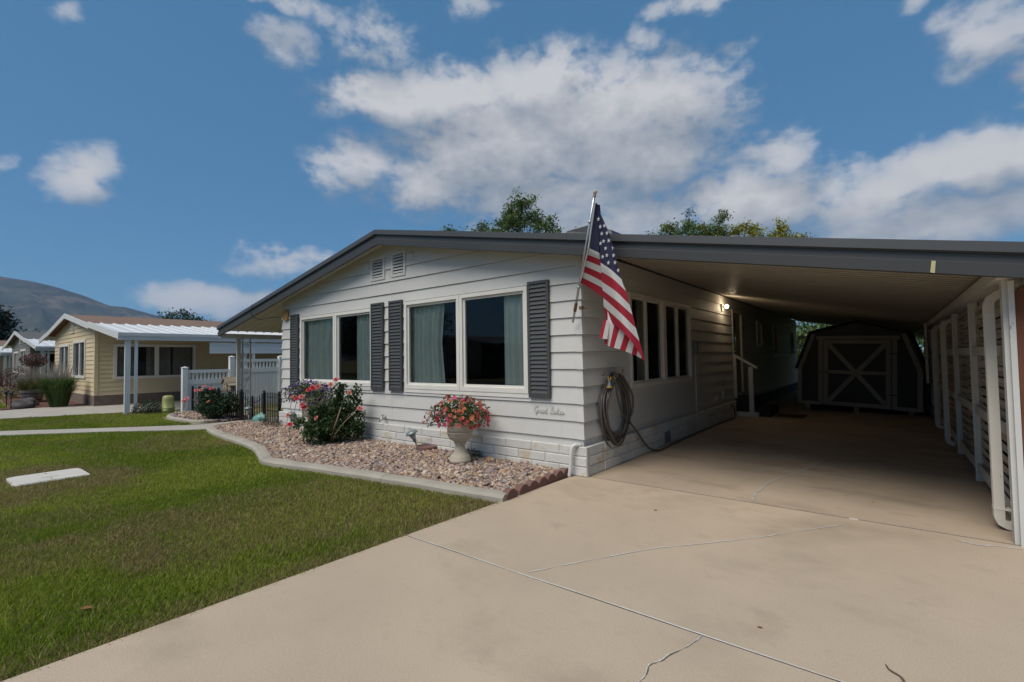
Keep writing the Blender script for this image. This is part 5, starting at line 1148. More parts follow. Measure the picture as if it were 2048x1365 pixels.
def rosebush(loc, R_, H, nl, blooms, canes, label, leaf=(0.048, 0.088, 0.026), lsize=0.055, lobes=None):
    t = thing('rose_bush', label, 'rose bush', loc, group='rose bushes')
    C = []
    for (c, r_, w_) in lobes: C.append(ellip(int(nl*w_), np.array(loc)+np.array(c), r_, 0.25))
    C = np.concatenate(C); C = C[C[:, 2] > 0.04]
    # leaflets cluster: five to a leaf
    C = np.repeat(C, 4, 0)+rng.normal(0, 0.028, (len(C)*4, 3))
    dense = np.array(leaf)*(0.8+0.5*fbm(C[:, 0]*3+C[:, 2]*2, C[:, 1]*3+9, 2, 2))[:, None]
    yel = (rng.random(len(C)) < 0.10)[:, None]; dense = np.where(yel, np.array([0.10, 0.13, 0.035]), dense)
    v, f, cc = leafcloud(C, lsize, dense, 0.62, 0.5, 0.3); npmesh('foliage', v, f, M['leaf'], cc, t)
    b = MB()
    for (pts, r_) in canes: b.tube(catmull([tuple(np.array(loc)+np.array(p)) for p in pts], 4), r_, 5)
    part('canes', b, M['cane'], t)
    for (p, kind) in blooms:
        b = MB(); q = np.array(loc)+np.array(p)-DP*0.16; b.tube([tuple(q-np.array([random.uniform(-0.04, 0.04), random.uniform(0, 0.05), 0.2])), tuple(q)], 0.004, 4); part('flower_stem', b, M['stem'], t)
    kinds = {'red': ((0.62, 0.05, 0.06), (0.66, 0.07, 0.09)), 'pink': ((0.72, 0.26, 0.12), (0.70, 0.10, 0.16)), 'peach': ((0.74, 0.36, 0.10), (0.74, 0.20, 0.13)), 'blush': ((0.74, 0.34, 0.28), (0.72, 0.24, 0.22))}
    for (p, kind) in blooms:
        if kind not in BLM:
            V, F, Cc = bloom_mesh(*kinds[kind]); o = npmesh('rose_bloom', V, F, M['petal'], Cc, t, True); me = o.data; bpy.data.objects.remove(o); BLM[kind] = me
        q = np.array(loc)+np.array(p)-DP*0.16; s_ = random.uniform(0.9, 1.3)*(0.75 if kind == 'peach' else 1)
        link('rose_bloom', BLM[kind], t, loc=tuple(q), rot=(random.uniform(0.5, 1.1), random.uniform(-0.3, 0.3), 0.65+random.uniform(-0.7, 0.7)), scale=(s_, s_, s_))
    return t
BLM = {}
RT2 = np.array([0.783, 0.621, 0]); DP = np.array([-0.62, 0.783, 0])     # rightwards / away from where the photo was taken
def rd(r_, d, z): p = RT2*r_+DP*d; return (p[0], p[1], z)
rosebush((-4.30, -0.55, 0.02), 0.45, 1.0, 1750, [
    (rd(0.13, 0.0, 1.02), 'pink'), (rd(0.05, 0.0, 0.95), 'peach'), (rd(0.34, 0.0, 0.82), 'peach'), (rd(0.50, 0.0, 0.56), 'blush'), (rd(-0.20, -0.1, 0.90), 'red'), (rd(-0.12, -0.1, 0.92), 'blush'), (rd(-0.26, -0.1, 0.87), 'red'), (rd(-0.42, -0.15, 0.74), 'red'), (rd(-0.35, -0.15, 0.77), 'blush'), (rd(-0.49, -0.15, 0.78), 'peach'), (rd(-0.31, -0.15, 0.60), 'red'), (rd(-0.33, -0.15, 0.65), 'pink'), (rd(-0.55, -0.1, 0.34), 'red'), (rd(-0.60, -0.05, 0.48), 'peach'), (rd(-0.05, -0.3, 0.46), 'blush')],
    [([(0, 0, 0), rd(0.10, -0.25, 0.2), rd(0.18, -0.28, 0.4), rd(0.22, -0.2, 0.6)], 0.012), ([(0.02, 0, 0), rd(0.14, -0.27, 0.16), rd(0.26, -0.25, 0.34), rd(0.40, -0.15, 0.50)], 0.008), ([(0, 0, 0), rd(0.1, 0, 0.4), rd(0.12, 0, 0.98)], 0.007), ([(0, 0, 0), rd(0.25, 0, 0.5), rd(0.34, 0, 0.85)], 0.006), ([(0, 0, 0), rd(-0.2, 0, 0.4), rd(-0.4, -0.1, 0.7)], 0.006), ([(0, 0, 0), rd(-0.25, -0.05, 0.2), rd(-0.52, -0.1, 0.4)], 0.006), ([(0, 0, 0), rd(0.3, 0, 0.3), rd(0.5, 0, 0.55)], 0.005)],
    'tall green rose bush with red and peach roses in front of the left windows',
    lobes=[(rd(0.03, 0, 0.28), (0.36, 0.32, 0.24), 0.40), (rd(0.10, 0, 0.58), (0.20, 0.18, 0.20), 0.13), (rd(0.13, 0, 0.84), (0.07, 0.07, 0.14), 0.035), (rd(0.33, 0, 0.64), (0.12, 0.12, 0.20), 0.055), (rd(-0.20, -0.1, 0.55), (0.14, 0.14, 0.12), 0.05), (rd(0.38, 0, 0.28), (0.16, 0.14, 0.20), 0.09), (rd(-0.18, -0.18, 0.24), (0.22, 0.2, 0.2), 0.15), (rd(0.46, 0, 0.47), (0.07, 0.07, 0.05), 0.01), (rd(-0.50, -0.08, 0.36), (0.10, 0.1, 0.06), 0.02), (rd(0.40, 0, 0.84), (0.07, 0.07, 0.08), 0.015)])
rosebush((-9.75, -0.33, 0.0), 0.45, 0.75, 1500, [(rd(-0.52, -0.05, 0.50), 'blush'), (rd(-0.47, -0.06, 0.52), 'blush'), (rd(-0.55, -0.05, 0.46), 'blush'), (rd(-0.30, 0, 0.70), 'blush'), (rd(-0.18, 0, 0.72), 'blush'), (rd(0.06, 0, 0.74), 'pink'), (rd(-0.14, 0.05, 0.80), 'blush'), (rd(0.12, -0.2, 0.46), 'peach')],
    [([(0, 0, 0), rd(-0.2, 0, 0.3), rd(-0.45, -0.05, 0.5)], 0.007), ([(0, 0, 0), rd(0.1, 0, 0.4), rd(0.06, 0, 0.7)], 0.007), ([(0, 0, 0), rd(0.3, 0, 0.3), rd(0.45, 0, 0.5)], 0.007)],
    'dark leafy rose bush with pale pink roses in front of the iron fence', leaf=(0.022, 0.048, 0.020),
    lobes=[((0, 0, 0.34), (0.52, 0.30, 0.30), 0.6), (rd(-0.1, 0, 0.55), (0.30, 0.2, 0.20), 0.2), (rd(0.38, 0, 0.38), (0.28, 0.22, 0.24), 0.2)])
def lowplant(name, loc, r_, n, colr, label, size=0.022, spikes=False, cat='plant'):
    t = thing(name, label, cat, loc)
    C = ellip(n, np.array(loc)+np.array([0, 0, r_[2]*0.35]), r_, 0.1); C = C[C[:, 2] > 0.01]
    cc = np.array(colr)[rng.integers(0, len(colr), len(C))]
    v, f, c_ = leafcloud(C, size, cc, 0.4, 0.2); npmesh('foliage', v, f, M['leaf'], c_, t)
    b = MB()
    for k in range(10):
        p = C[k*3]; b.tube([(loc[0], loc[1], 0), tuple(p)], 0.004, 4)
    part('stems', b, M['stem'], t)
    return t
lowplant('low_plant', (-1.62, 0.0-0.14, 0.02), (0.19, 0.10, 0.11), 1500, [(0.035, 0.065, 0.03), (0.05, 0.085, 0.035), (0.12, 0.07, 0.06)], 'small dark green creeping plant against the block wall, right of the urn', 0.018)
lowplant('heather_plant', (-7.15, -0.16, 0.02), (0.40, 0.2, 0.14), 2400, [(0.10, 0.07, 0.045), (0.14, 0.085, 0.07), (0.06, 0.075, 0.03)], 'low reddish brown mounding plant at the left end of the wall', 0.022)
lowplant('round_shrub', (-13.3, -0.62, 0.0), (0.52, 0.42, 0.26), 4200, [(0.025, 0.045, 0.02), (0.035, 0.06, 0.025)], 'low dark shrub between the carport post and the green pedestal', 0.04, cat='shrub')
lowplant('fence_shrub', (-7.5, 1.3, 0.0), (0.30, 0.3, 0.45), 1500, [(0.02, 0.04, 0.018), (0.03, 0.055, 0.02)], 'dark shrub behind the iron fence at the house corner', 0.05, cat='shrub')

def reed(loc, h, spread, n, label, g1, plume):
    t = thing('ornamental_grass', label, 'grass clump', loc, group='ornamental grasses')
    a = rng.uniform(0, 2*np.pi, n); r0 = rng.random(n)**0.5*spread*0.35; out = rng.uniform(0.1, 1, n)*spread; hh = h*rng.uniform(0.55, 1.0, n); wd = rng.uniform(0.006, 0.012, n)
    V = np.zeros((n, 7, 3)); px = np.cos(a+1.57)*wd; py = np.sin(a+1.57)*wd
    for k, (t1, t2, w_) in enumerate(((0, 0, 1), (0.25, 0.6, 0.9), (0.62, 0.92, 0.6))):
        x = loc[0]+np.cos(a)*(r0+out*t1); y = loc[1]+np.sin(a)*(r0+out*t1); z = loc[2]+hh*t2
        V[:, 2*k] = np.stack([x-px*w_, y-py*w_, z], -1); V[:, 2*k+1] = np.stack([x+px*w_, y+py*w_, z], -1)
    V[:, 6] = np.stack([loc[0]+np.cos(a)*(r0+out), loc[1]+np.sin(a)*(r0+out), loc[2]+hh*rng.uniform(0.8, 1.02, n)], -1)
    F0 = np.array([[0, 1, 3], [0, 3, 2], [2, 3, 5], [2, 5, 4], [4, 5, 6]]); F = (F0[None]+(np.arange(n)*7)[:, None, None]).reshape(-1, 3)
    cc = np.array(g1)*rng.uniform(0.6, 1.35, (n, 1)); npmesh('blades', V.reshape(-1, 3), F, M['grass'], np.repeat(cc, 7, 0), t)
    b = MB()
    for k in range(plume):
        a_ = random.uniform(0, 6.28); o = random.uniform(0.1, 0.75)*spread; z1 = h*random.uniform(1.0, 1.45)
        p0 = (loc[0]+0.2*o*math.cos(a_), loc[1]+0.2*o*math.sin(a_), loc[2]+0.2); p1 = (loc[0]+o*math.cos(a_), loc[1]+o*math.sin(a_), loc[2]+z1)
        pm = tuple((np.array(p0)*0.25+np.array(p1)*0.75)); b.tube([p0, pm, p1], [0.003, 0.009, 0.002], 4)
    part('plumes', b, M['lattice'], t)
reed((-18.45, -1.75, 0), 1.05, 0.62, 1500, 'large green ornamental grass clump beside the yellow house corner', (0.075, 0.125, 0.032), 120)
reed((-22.6, -1.9, 0), 0.95, 0.62, 1000, 'smaller yellowing ornamental grass clump left of the large one', (0.13, 0.135, 0.05), 150)
lowplant('red_shrub', (-26.3, -2.0, 0.0), (0.85, 0.7, 1.0), 5200, [(0.085, 0.015, 0.02), (0.12, 0.025, 0.025), (0.06, 0.012, 0.015)], 'dark red leafed shrub in the far mulch bed', 0.06, cat='shrub')
bt = thing('barrel_planter', 'dark half barrel planter between the ornamental grasses', 'planter', (-21.8, -2.0, 0))
b = MB(); b.lathe([(0.24, 0), (0.31, 0.25), (0.33, 0.45), (0.29, 0.45), (0.28, 0.38)], (-21.8, -2.0, 0.0), 18); part('tub', b, M['barrel'], bt)
for z in (0.1, 0.33):
    b = MB(); b.lathe([(0.27+z*0.16, z), (0.275+z*0.16, z+0.03)], (-21.8, -2.0, 0.0), 18); part('hoop', b, M['blackmetal'], bt)
boulder('landscape_rock', (-18.9, -2.55, 0.06), (0.42, 0.26, 0.17), M['rock'], 'dark lava rock at the edge of the far driveway', 11, 'rock')
boulder('landscape_rock', (-19.8, -2.35, 0.06), (0.34, 0.26, 0.2), M['rock'], 'second dark rock behind the lava rock in the mulch bed', 12, 'rock')
for x, lab in ((-19.9, 'black path light on the left of the far mulch bed'), (-18.75, 'black path light next to the lava rock')):
    t = thing('garden_light', lab, 'path light', (x, -2.8, 0), group='black garden lights'); b = MB(); b.tube([(x, -2.8, 0), (x, -2.8, 0.42)], 0.014, 6); part('stake', b, M['blackmetal'], t)
    b = MB(); b.lathe([(0.04, 0.42), (0.05, 0.5), (0.09, 0.505), (0.02, 0.55)], (x, -2.8, 0), 10); part('head', b, M['blackmetal'], t)
hbk = thing('hanging_basket', 'hanging flower basket on a pole beside the far carport', 'basket', (-23.9, -1.65, 0))
b = MB(); b.tube([(-23.9, -1.65, 0), (-23.9, -1.65, 1.95), (-23.8, -1.7, 2.05), (-23.65, -1.75, 1.95)], 0.012, 6); part('hook_pole', b, M['blackmetal'], hbk)
b = MB(); b.lathe([(0.08, 1.35), (0.2, 1.45), (0.24, 1.55)], (-23.65, -1.75, 0), 12); part('bowl', b, M['barrel'], hbk)
C = ellip(900, (-23.65, -1.75, 1.55), (0.42, 0.42, 0.28), 0.3); v, f, cc = leafcloud(C, 0.07, np.array([(0.05, 0.07, 0.03), (0.30, 0.09, 0.12), (0.08, 0.06, 0.05)])[rng.integers(0, 3, 900)], 0.7); npmesh('flowers', v, f, M['leaf'], cc, hbk)

# ================================================================== NEIGHBOURING HOMES
M['yel'] = mat('yellow_siding', (0.64, 0.52, 0.325), 0.6, 0.05, 1, bump=0.001, bscale=9, bstretch=GRAIN)
M['grey'] = mat('grey_siding', (0.20, 0.19, 0.175), 0.6, 0.08, 1)
M['tan'] = mat('tan_siding', (0.40, 0.34, 0.27), 0.6, 0.08, 1)
M['shbrown'] = mat('brown_shingles', (0.20, 0.125, 0.085), 0.95, 0.22, 9, stretch=(1, 1, 6), bump=0.01, bscale=12)
M['shgrey'] = mat('grey_shingles', (0.10, 0.10, 0.10), 0.95, 0.22, 9, stretch=(1, 1, 6), bump=0.01, bscale=12)
M['awn'] = mat('white_awning', (0.66, 0.66, 0.65), 0.4, 0.04, 2)
M['skirtb'] = mat('brown_block', (0.17, 0.125, 0.10), 0.9, 0.2, 6)
def neighbour(dx, wall, roofm, label, shift_y=0.0, rz=0, loc=None, detail=True):
    xr, xl, yf, ln = -17.5, -24.45, -1.03, 15.0; cx = (xr+xl)/2; wt = 2.36; pk = 3.22; sl = 0.152
    root = thing('neighbour_house', label, 'house', loc or (dx, shift_y, 0), rz=rz)
    if loc is not None: ox, oy = cx, yf
    else: ox, oy = 0, 0
    def pt(name, b, mt, par=None, **k):
        b.v = [(x-ox, y-oy, z) for x, y, z in b.v]; return part(name, b, mt, par or root, local=True, **k)
    top = lambda x: pk-sl*abs(x-cx)
    wins = [(-23.35, -21.5, 0.95, 2.15), (-20.75, -18.8, 0.88, 2.22)]
    b = MB(); ex = 0.145; i = 0
    while 0.34+ex*i < pk:
        z0 = 0.34+ex*i; z1 = z0+ex
        rects = [(xl, xr, z0, z1)]
        for c in wins: rects = minus(rects, c)
        for (a, c, d, e) in rects:
            poly = [(a, d), (c, d), (c, e), (a, e)]
            poly = clip(poly, sl, 1, pk-0.10+sl*cx); poly = clip(poly, -sl, 1, pk-0.10-sl*cx)
            if len(poly) >= 3: b.prism([(x, yf, z) for x, z in poly], [(x, yf-(0.024-0.018*(z-z0)/ex), z) for x, z in poly])
        i += 1
    pt('front_siding', b, wall)
    swin = (yf+0.45, yf+2.85, 0.85, 2.03); b = MB()
    for i in range(15):
        z0 = 0.34+ex*i; z1 = z0+ex
        for (a, c, d, e) in minus([(yf, yf+ln, z0, z1)], swin):
            b.prism([(xr, y, z) for y, z in ((a, d), (c, d), (c, e), (a, e))], [(xr+(0.024-0.018*(z-z0)/ex), y, z) for y, z in ((a, d), (c, d), (c, e), (a, e))])
    pt('side_siding', b, wall)
    b = MB(); b.box(xr-0.06, xr+0.035, yf-0.035, yf+0.06, 0.34, wt+0.12); pt('corner_post', b, wall)
    b = MB(); b.box(xl+0.001, xr-0.101, yf+0.10, yf+ln, 0.3, 0.34)
    for (a, c, d, e) in minus(minus([(xl+0.002, xr-0.002, 0.34, wt)], wins[0]), wins[1]): b.box(a, c, yf+0.001, yf+0.09, d, e)
    for (a, c, d, e) in minus([(yf+0.091, yf+ln, 0.34, wt)], swin): b.box(xr-0.09, xr-0.001, a, c, d, e)
    b.box(xl+0.001, xl+0.09, yf+0.091, yf+ln, 0.34, wt); pt('wall_core', b, M['dark'])
    b = MB(); b.box(xl-0.02, xr+0.02, yf-0.03, yf+ln, 0, 0.339); pt('skirting', b, M['skirtb'])
    F_ = lambda u, d, z: (u, yf-d, z); S_ = lambda u, d, z: (xr+d, u, z)
    def win(mp, u0, u1, z0, z1, mull):
        b = MB(); bars(b, mp, u0, u1, z0, z1, 0.09, -0.04, 0.05); 
        for m_ in mull: bar(b, mp, m_-0.06, m_+0.06, z0+0.09, z1-0.09, -0.03, 0.03)
        wn = pt('window', b, M['trimwhite']); b = MB(); b.add([mp(u0+0.05, -0.02, z0+0.05), mp(u1-0.05, -0.02, z0+0.05), mp(u1-0.05, -0.02, z1-0.05), mp(u0+0.05, -0.02, z1-0.05)], [(0, 1, 2, 3)]); pt('pane', b, M['glass'], wn, fix=False)
    for c in wins: win(F_, *c, [(c[0]+c[1])/2])
    win(S_, *swin, [(swin[0]+swin[1])/2])
    # gable vent of four small squares
    b = MB()
    for ax in (-0.14, 0.14):
        for az in (-0.12, 0.12): bars(b, F_, cx+ax-0.12, cx+ax+0.12, 2.75+az-0.10, 2.75+az+0.10, 0.03, 0.01, 0.05)
    pt('gable_vent', b, M['trimwhite'])
    # roof, overhanging front and awnings both sides
    y0 = yf-0.24
    for x0, x1 in ((cx, xr+0.35), (xl-0.35, cx)):
        A = [(x0, y0, top(x0)), (x1, y0, top(x1)), (x1, y0, top(x1)-0.08), (x0, y0, top(x0)-0.08)]
        b = MB(); b.prism(A, [(x, yf+ln, z) for x, y, z in A]); pt('roof', b, roofm)
        A = [(x0, y0-0.03, top(x0)+0.025), (x1, y0-0.03, top(x1)+0.025), (x1, y0-0.03, top(x1)-0.15), (x0, y0-0.03, top(x0)-0.15)]
        b = MB(); b.prism(A, [(x, y0-0.001, z) for x, y, z in A]); pt('barge_board', b, M['awn'])
    for (x0, x1, sg) in ((xr+0.352, -13.6, 1), (xl-1.9, xl-0.352, -1)):
        zt = lambda x: top(xr+0.35)+0.03-0.14*(x-(xr+0.35)) if sg > 0 else top(xl-0.35)-0.13*(xl-0.35-x)
        b = MB(); ys = []; y = y0
        while y < yf+ln-1: ys += [(y, 0.0), (y+0.26, 0.0), (y+0.275, 0.035), (y+0.305, 0.035), (y+0.32, 0)]; y += 0.32
        b.add([p for yy, h in ys for p in ((x0, yy, zt(x0)+h), (x1, yy, zt(x1)+h))], [(2*k, 2*k+1, 2*k+3, 2*k+2) for k in range(len(ys)-1)]); pt('awning', b, M['awn'], fix=False)
        A = [(x0, y0-0.04, zt(x0)+0.05), (x1, y0-0.04, zt(x1)+0.05), (x1, y0-0.04, zt(x1)-0.13), (x0, y0-0.04, zt(x0)-0.13)]
        b = MB(); b.prism(A, [(x, y0-0.002, z) for x, y, z in A]); pt('awning_fascia', b, M['awn'])
        if sg > 0:
            e = zt(x1); b = MB(); b.box(x1, x1+0.06, y0-0.04, yf+ln-1, e-0.16, e+0.04); b.box(x1+0.06, x1+0.085, y0-0.04, yf+ln-1, e-0.05, e+0.04); pt('gutter', b, M['awn'])
            for yy, w_ in ((yf-0.05, 0.06), (yf+0.14, 0.035), (yf+3.0, 0.04), (yf+3.25, 0.04), (yf+6.5, 0.05)):
                b = MB(); b.box(x1-w_, x1+w_*0.4, yy-w_, yy+w_, 0, e-0.16); pt('awning_post', b, M['awn'])
            b = MB()
            for k in range(3): b.box(x1+0.008+0.004*k, x1+0.02+0.004*k, yf+1.95, yf+ln-2, e-0.19-0.115*(k+1), e-0.19-0.115*k-0.006)
            pt('valance', b, M['awn'])
    return root
neighbour(0, M['yel'], M['shbrown'], 'yellow clapboard home with brown shingles and a white ribbed carport awning')
neighbour(-13.5, M['grey'], M['shgrey'], 'grey clapboard home beyond the yellow one')
neighbour(-27.0, M['tan'], M['shbrown'], 'farthest home at the left edge, only its awning showing')
neighbour(0, M['tan'], M['shgrey'], 'tan home across the street, seen mirrored in the front windows', rz=math.pi, loc=(-24, -21, 0))

M['dimcurtain'] = mat('dim_curtain', (0.34, 0.33, 0.30), 0.9, 0.15, 4, transl=0.1)
b = MB(); vs = []
for k in range(61):
    y = -0.6+2.5*k/60; vs += [(-17.66+0.03*math.sin(k*1.3)+0.02*math.sin(k*0.37), y, z) for z in (0.8, 2.1)]
b.add(vs, [(2*k, 2*k+2, 2*k+3, 2*k+1) for k in range(60) if k not in (17, 18, 19, 20, 21, 22, 40, 41)])
tag(part('curtain', b, M['dimcurtain'], smooth=True, fix=False), 'grey curtain behind the big carport window of the yellow home', 'curtain')
# ================================================================== TREES
def tree(name, label, base, trunk_h, blobs, nl, lsize, colr, tr=0.16, group='trees', clus=70, spread=0.45, cat='tree'):
    """blobs: (dx,dy,z,rx,ry,rz,weight) crown masses; leaves gather in clusters on twigs"""
    t = thing(name, label, cat, base, group=group); b = MB(); base = np.array(base)
    topp = base+np.array([0, 0, trunk_h]); b.tube([tuple(base-np.array([0, 0, 0.1])), tuple(base+np.array([0.08, 0.03, trunk_h*0.5])), tuple(topp)], [tr, tr*0.8, tr*0.6], 8)
    CC = []
    tw = sum(x[6] for x in blobs)
    for (dx, dy, z, rx, ry, rz_, wt) in blobs:
        n = max(3, int(clus*wt/tw)); c = ellip(n, base+np.array([dx, dy, z]), (rx, ry, rz_), 0.45); CC.append(c)
        hub = base+np.array([dx, dy, z-rz_*0.5]); b.tube(catmull([tuple(topp-np.array([0, 0, 0.3])), tuple((topp+hub)/2+np.array([0, 0, 0.15])), tuple(hub)], 3), [tr*0.55]+[tr*0.4]*4+[tr*0.22]*2, 6)
        for p in c[:min(n, 9)]: b.tube([tuple(hub), tuple((hub+p)/2+rng.normal(0, 0.1, 3)), tuple(p)], [tr*0.2, tr*0.12, tr*0.04], 5)
    part('trunk', b, M['bark'], t)
    CC = np.concatenate(CC); per = max(4, nl//len(CC)); k = len(CC)
    tone = rng.uniform(0.7, 1.35, k); L = np.repeat(CC, per, 0)+rng.normal(0, 1, (k*per, 3))*spread*np.array([1, 1, 0.75])
    cols = np.array(colr)[rng.integers(0, len(colr), k)]*tone[:, None]
    v, f, cc = leafcloud(L, lsize, np.repeat(cols, per, 0), 0.6, 0.3, 0.28); npmesh('crown', v, f, M['leaf'], cc, t)
    return t
GR = [(0.105, 0.160, 0.030), (0.145, 0.195, 0.036), (0.075, 0.12, 0.028)]; YG = [(0.27, 0.26, 0.03), (0.18, 0.21, 0.032), (0.36, 0.31, 0.03)]
tree('shade_tree', 'green shade tree rising behind the ridge of the grey home', (-12.4, 15.1, 0), 4.0, [(0, 0, 7.9, 1.7, 1.5, 1.4, 1.6), (0.1, 0, 9.2, 0.9, 0.8, 0.8, 0.6), (-0.5, -0.3, 8.6, 0.5, 0.5, 0.6, 0.3), (-2.8, -2.1, 7.4, 0.9, 0.9, 0.9, 0.7), (-1.7, -1.2, 7.6, 0.9, 0.9, 0.9, 0.8), (-0.9, -0.7, 7.7, 0.8, 0.8, 0.9, 0.5), (-3.0, -2.3, 7.9, 0.3, 0.3, 0.6, 0.15), (1.3, 1.0, 7.9, 0.9, 0.9, 0.9, 0.65), (2.4, 1.9, 7.2, 0.9, 0.9, 1.0, 0.65), (2.7, 2.1, 6.8, 0.5, 0.5, 0.6, 0.25), (0, 0, 6, 2.8, 2.4, 1.2, 1.2)], 21000, 0.13, GR, 0.2, clus=270, spread=0.17)
tree('locust_tree', 'thin topped green tree behind the carport roof, left part', (-5.2, 20.2, 0), 3.6, [(-1.9, -0.5, 7.25, 0.9, 0.8, 0.55, 0.6), (-0.9, -0.2, 7.8, 0.6, 0.5, 0.5, 0.35), (0.2, 0, 7.5, 0.8, 0.7, 0.6, 0.5), (1.2, 0.2, 7.4, 0.7, 0.5, 0.7, 0.45), (-0.3, 0, 6.4, 2.6, 1.5, 0.9, 1.3), (0, 0, 8.3, 0.25, 0.25, 0.45, 0.1), (1.5, 0.2, 8.2, 0.25, 0.25, 0.4, 0.1)], 11000, 0.12, GR+[(0.16, 0.185, 0.03)], 0.16, clus=190, spread=0.15)
tree('locust_tree', 'bright yellow green tree behind the carport roof, right part', (-2.9, 20.8, 0), 3.2, [(-1.0, 0, 6.9, 0.9, 0.7, 0.6, 0.6), (0.3, 0, 7.1, 0.9, 0.7, 0.7, 0.7), (1.3, 0.3, 6.6, 0.9, 0.7, 0.6, 0.6), (2.2, 0.5, 6.6, 0.7, 0.5, 0.6, 0.45), (1.7, 0.4, 7.4, 0.2, 0.2, 0.45, 0.12), (0.3, 0, 5.7, 2.6, 1.6, 0.9, 1.3)], 12000, 0.12, YG, 0.16, clus=200, spread=0.15)
tree('backyard_tree', 'green tree filling the gap between shed and house', (-0.4, 19.6, 0), 1.2, [(0, 0, 2.6, 2.6, 1.2, 1.7, 1), (2.2, 0, 2.2, 2.0, 1.2, 1.5, 0.8), (0.8, 0.3, 1.0, 3.2, 1.0, 1.0, 0.7)], 9000, 0.15, GR, 0.14, clus=160, spread=0.3)
tree('hedge_tree', 'leafy hedge tree added to block light at the far end of the carport', (1.6, 18.3, 0), 0.8, [(-1.6, 0, 1.4, 1.6, 0.8, 1.3, 1), (0.6, 0.2, 1.3, 1.8, 0.8, 1.3, 1), (2.6, 0, 1.4, 1.6, 0.8, 1.3, 1)], 12000, 0.13, GR, 0.1, clus=220, spread=0.22)  # foliage added across the rear opening to block light from behind
tree('round_tree', 'small dark tree behind the yellow home roof', (-55, 12.8, 0), 3.0, [(0, 0, 5.3, 1.8, 1.8, 1.5, 1), (-1.2, -1, 5.0, 1.0, 1.0, 1.1, 0.4), (1.4, 1.3, 4.7, 1.2, 1.2, 1.1, 0.5)], 5000, 0.26, [(0.035, 0.055, 0.02), (0.045, 0.07, 0.025)], 0.2, clus=90, spread=0.32)
tree('spruce_tree', 'dark evergreen at the far left edge', (-52.5, -0.6, 0), 4.0, [(0, 0, 1.8, 1.9, 1.9, 1.0, 1), (0, 0, 3.0, 1.6, 1.6, 1.0, 0.9), (0, 0, 4.2, 1.1, 1.1, 0.9, 0.6), (0, 0, 5.2, 0.6, 0.6, 0.9, 0.35)], 7000, 0.24, [(0.012, 0.022, 0.016), (0.016, 0.03, 0.02)], 0.2, clus=150, spread=0.26)
tree('garden_tree', 'light green tree beside the dark evergreen', (-56.0, 1.5, 0), 1.6, [(0, 0, 2.8, 1.3, 1.3, 1.3, 1), (0.6, 0.4, 2.2, 1.2, 1.2, 1.0, 0.6)], 3000, 0.24, [(0.05, 0.08, 0.03)], 0.12, clus=60, spread=0.3)
for (x, y, k, lab) in ((-13, -27, 1.0, 'broad tree across the street, seen mirrored in the right front window'), (-34, -25, 1.15, 'tall tree across the street, seen mirrored in the middle front window'), (-43, -26, 1.2, 'far tree across the street, seen mirrored in the left front window'), (-55, -25, 1.2, 'farthest tree across the street, seen mirrored in the leftmost window')):
    tree('street_tree', lab, (x, y, 0), 2.4*k, [(0, 0, 5.2*k, 3.2*k, 2.8*k, 2.4*k, 1), (2.0*k, 0, 4.2*k, 2.2*k, 2.0*k, 1.8*k, 0.6), (-2.2*k, 0, 3.8*k, 2.0*k, 1.8*k, 1.8*k, 0.6), (0, 0, 2.4*k, 2.8*k, 2.2*k, 1.6*k, 0.6)], 5000, 0.34, [(0.03, 0.05, 0.02), (0.04, 0.065, 0.024)], 0.22, clus=130, spread=0.4)

# swamp cooler under a black cover on the roof
ck = thing('roof_cooler', 'black covered cooler box on the carport side of the roof', 'cooler', (-1.9, 4.2, roof_top(-1.9)))
b = MB(); zb = roof_top(-2.4)-0.1; b.box(-2.5, -1.7, 4.05, 4.85, zb, 3.86); part('box', b, M['tarp'], ck)
b = MB(); b.add([(-2.70, 3.95, 3.98), (-1.52, 3.95, 3.80), (-1.50, 5.0, 3.82), (-2.70, 5.0, 3.98), (-2.62, 4.0, 4.075), (-2.05, 4.0, 4.115), (-1.60, 4.0, 3.93), (-1.60, 4.9, 3.95), (-2.05, 4.9, 4.12), (-2.62, 4.9, 4.08)], [(0, 1, 6, 5, 4), (1, 2, 7, 6), (2, 3, 9, 8, 7), (3, 0, 4, 9), (4, 5, 8, 9), (5, 6, 7, 8), (3, 2, 1, 0)]); part('cover', b, M['tarp'], ck)

# dry leaves and a twig on the drive
def leaf(x, y, s_, a, label, name='dry_leaf'):
    b = MB(); pts = [(-0.5, 0), (-0.25, 0.22), (0.1, 0.26), (0.5, 0), (0.1, -0.24), (-0.25, -0.2)]
    b.add([(x+s_*(p*math.cos(a)-q*math.sin(a)), y+s_*(p*math.sin(a)+q*math.cos(a)), 0.004+0.15*s_*abs(q)) for p, q in pts]+[(x, y, 0.003)], [(i, (i+1) % 6, 6) for i in range(6)])
    tag(part(name, b, M['dryleaf'], fix=False), label, 'leaf', 'fallen leaves on the drive')
leaf(2.22, -2.16, 0.028, 0.4, 'small brown leaf just past the white joint on the drive')
leaf(1.12, -0.72, 0.035, 1.1, 'curled brown leaf on the drive near the house corner')
leaf(2.60, 0.62, 0.03, 2.0, 'brown leaf on the carport floor past the dark joint')
leaf(-0.75, -4.15, 0.07, 0.8, 'tan leaf lying in the grass by the near drive edge')
b = MB(); b.tube(catmull([(2.705, -2.15, 0.006), (2.72, -2.19, 0.007), (2.755, -2.215, 0.006), (2.77, -2.26, 0.006)], 4), [0.001]+[0.003]*8+[0.005]*3+[0.003], 5); tag(part('twig', b, M['bark']), 'thin dark twig on the drive at lower right', 'twig')

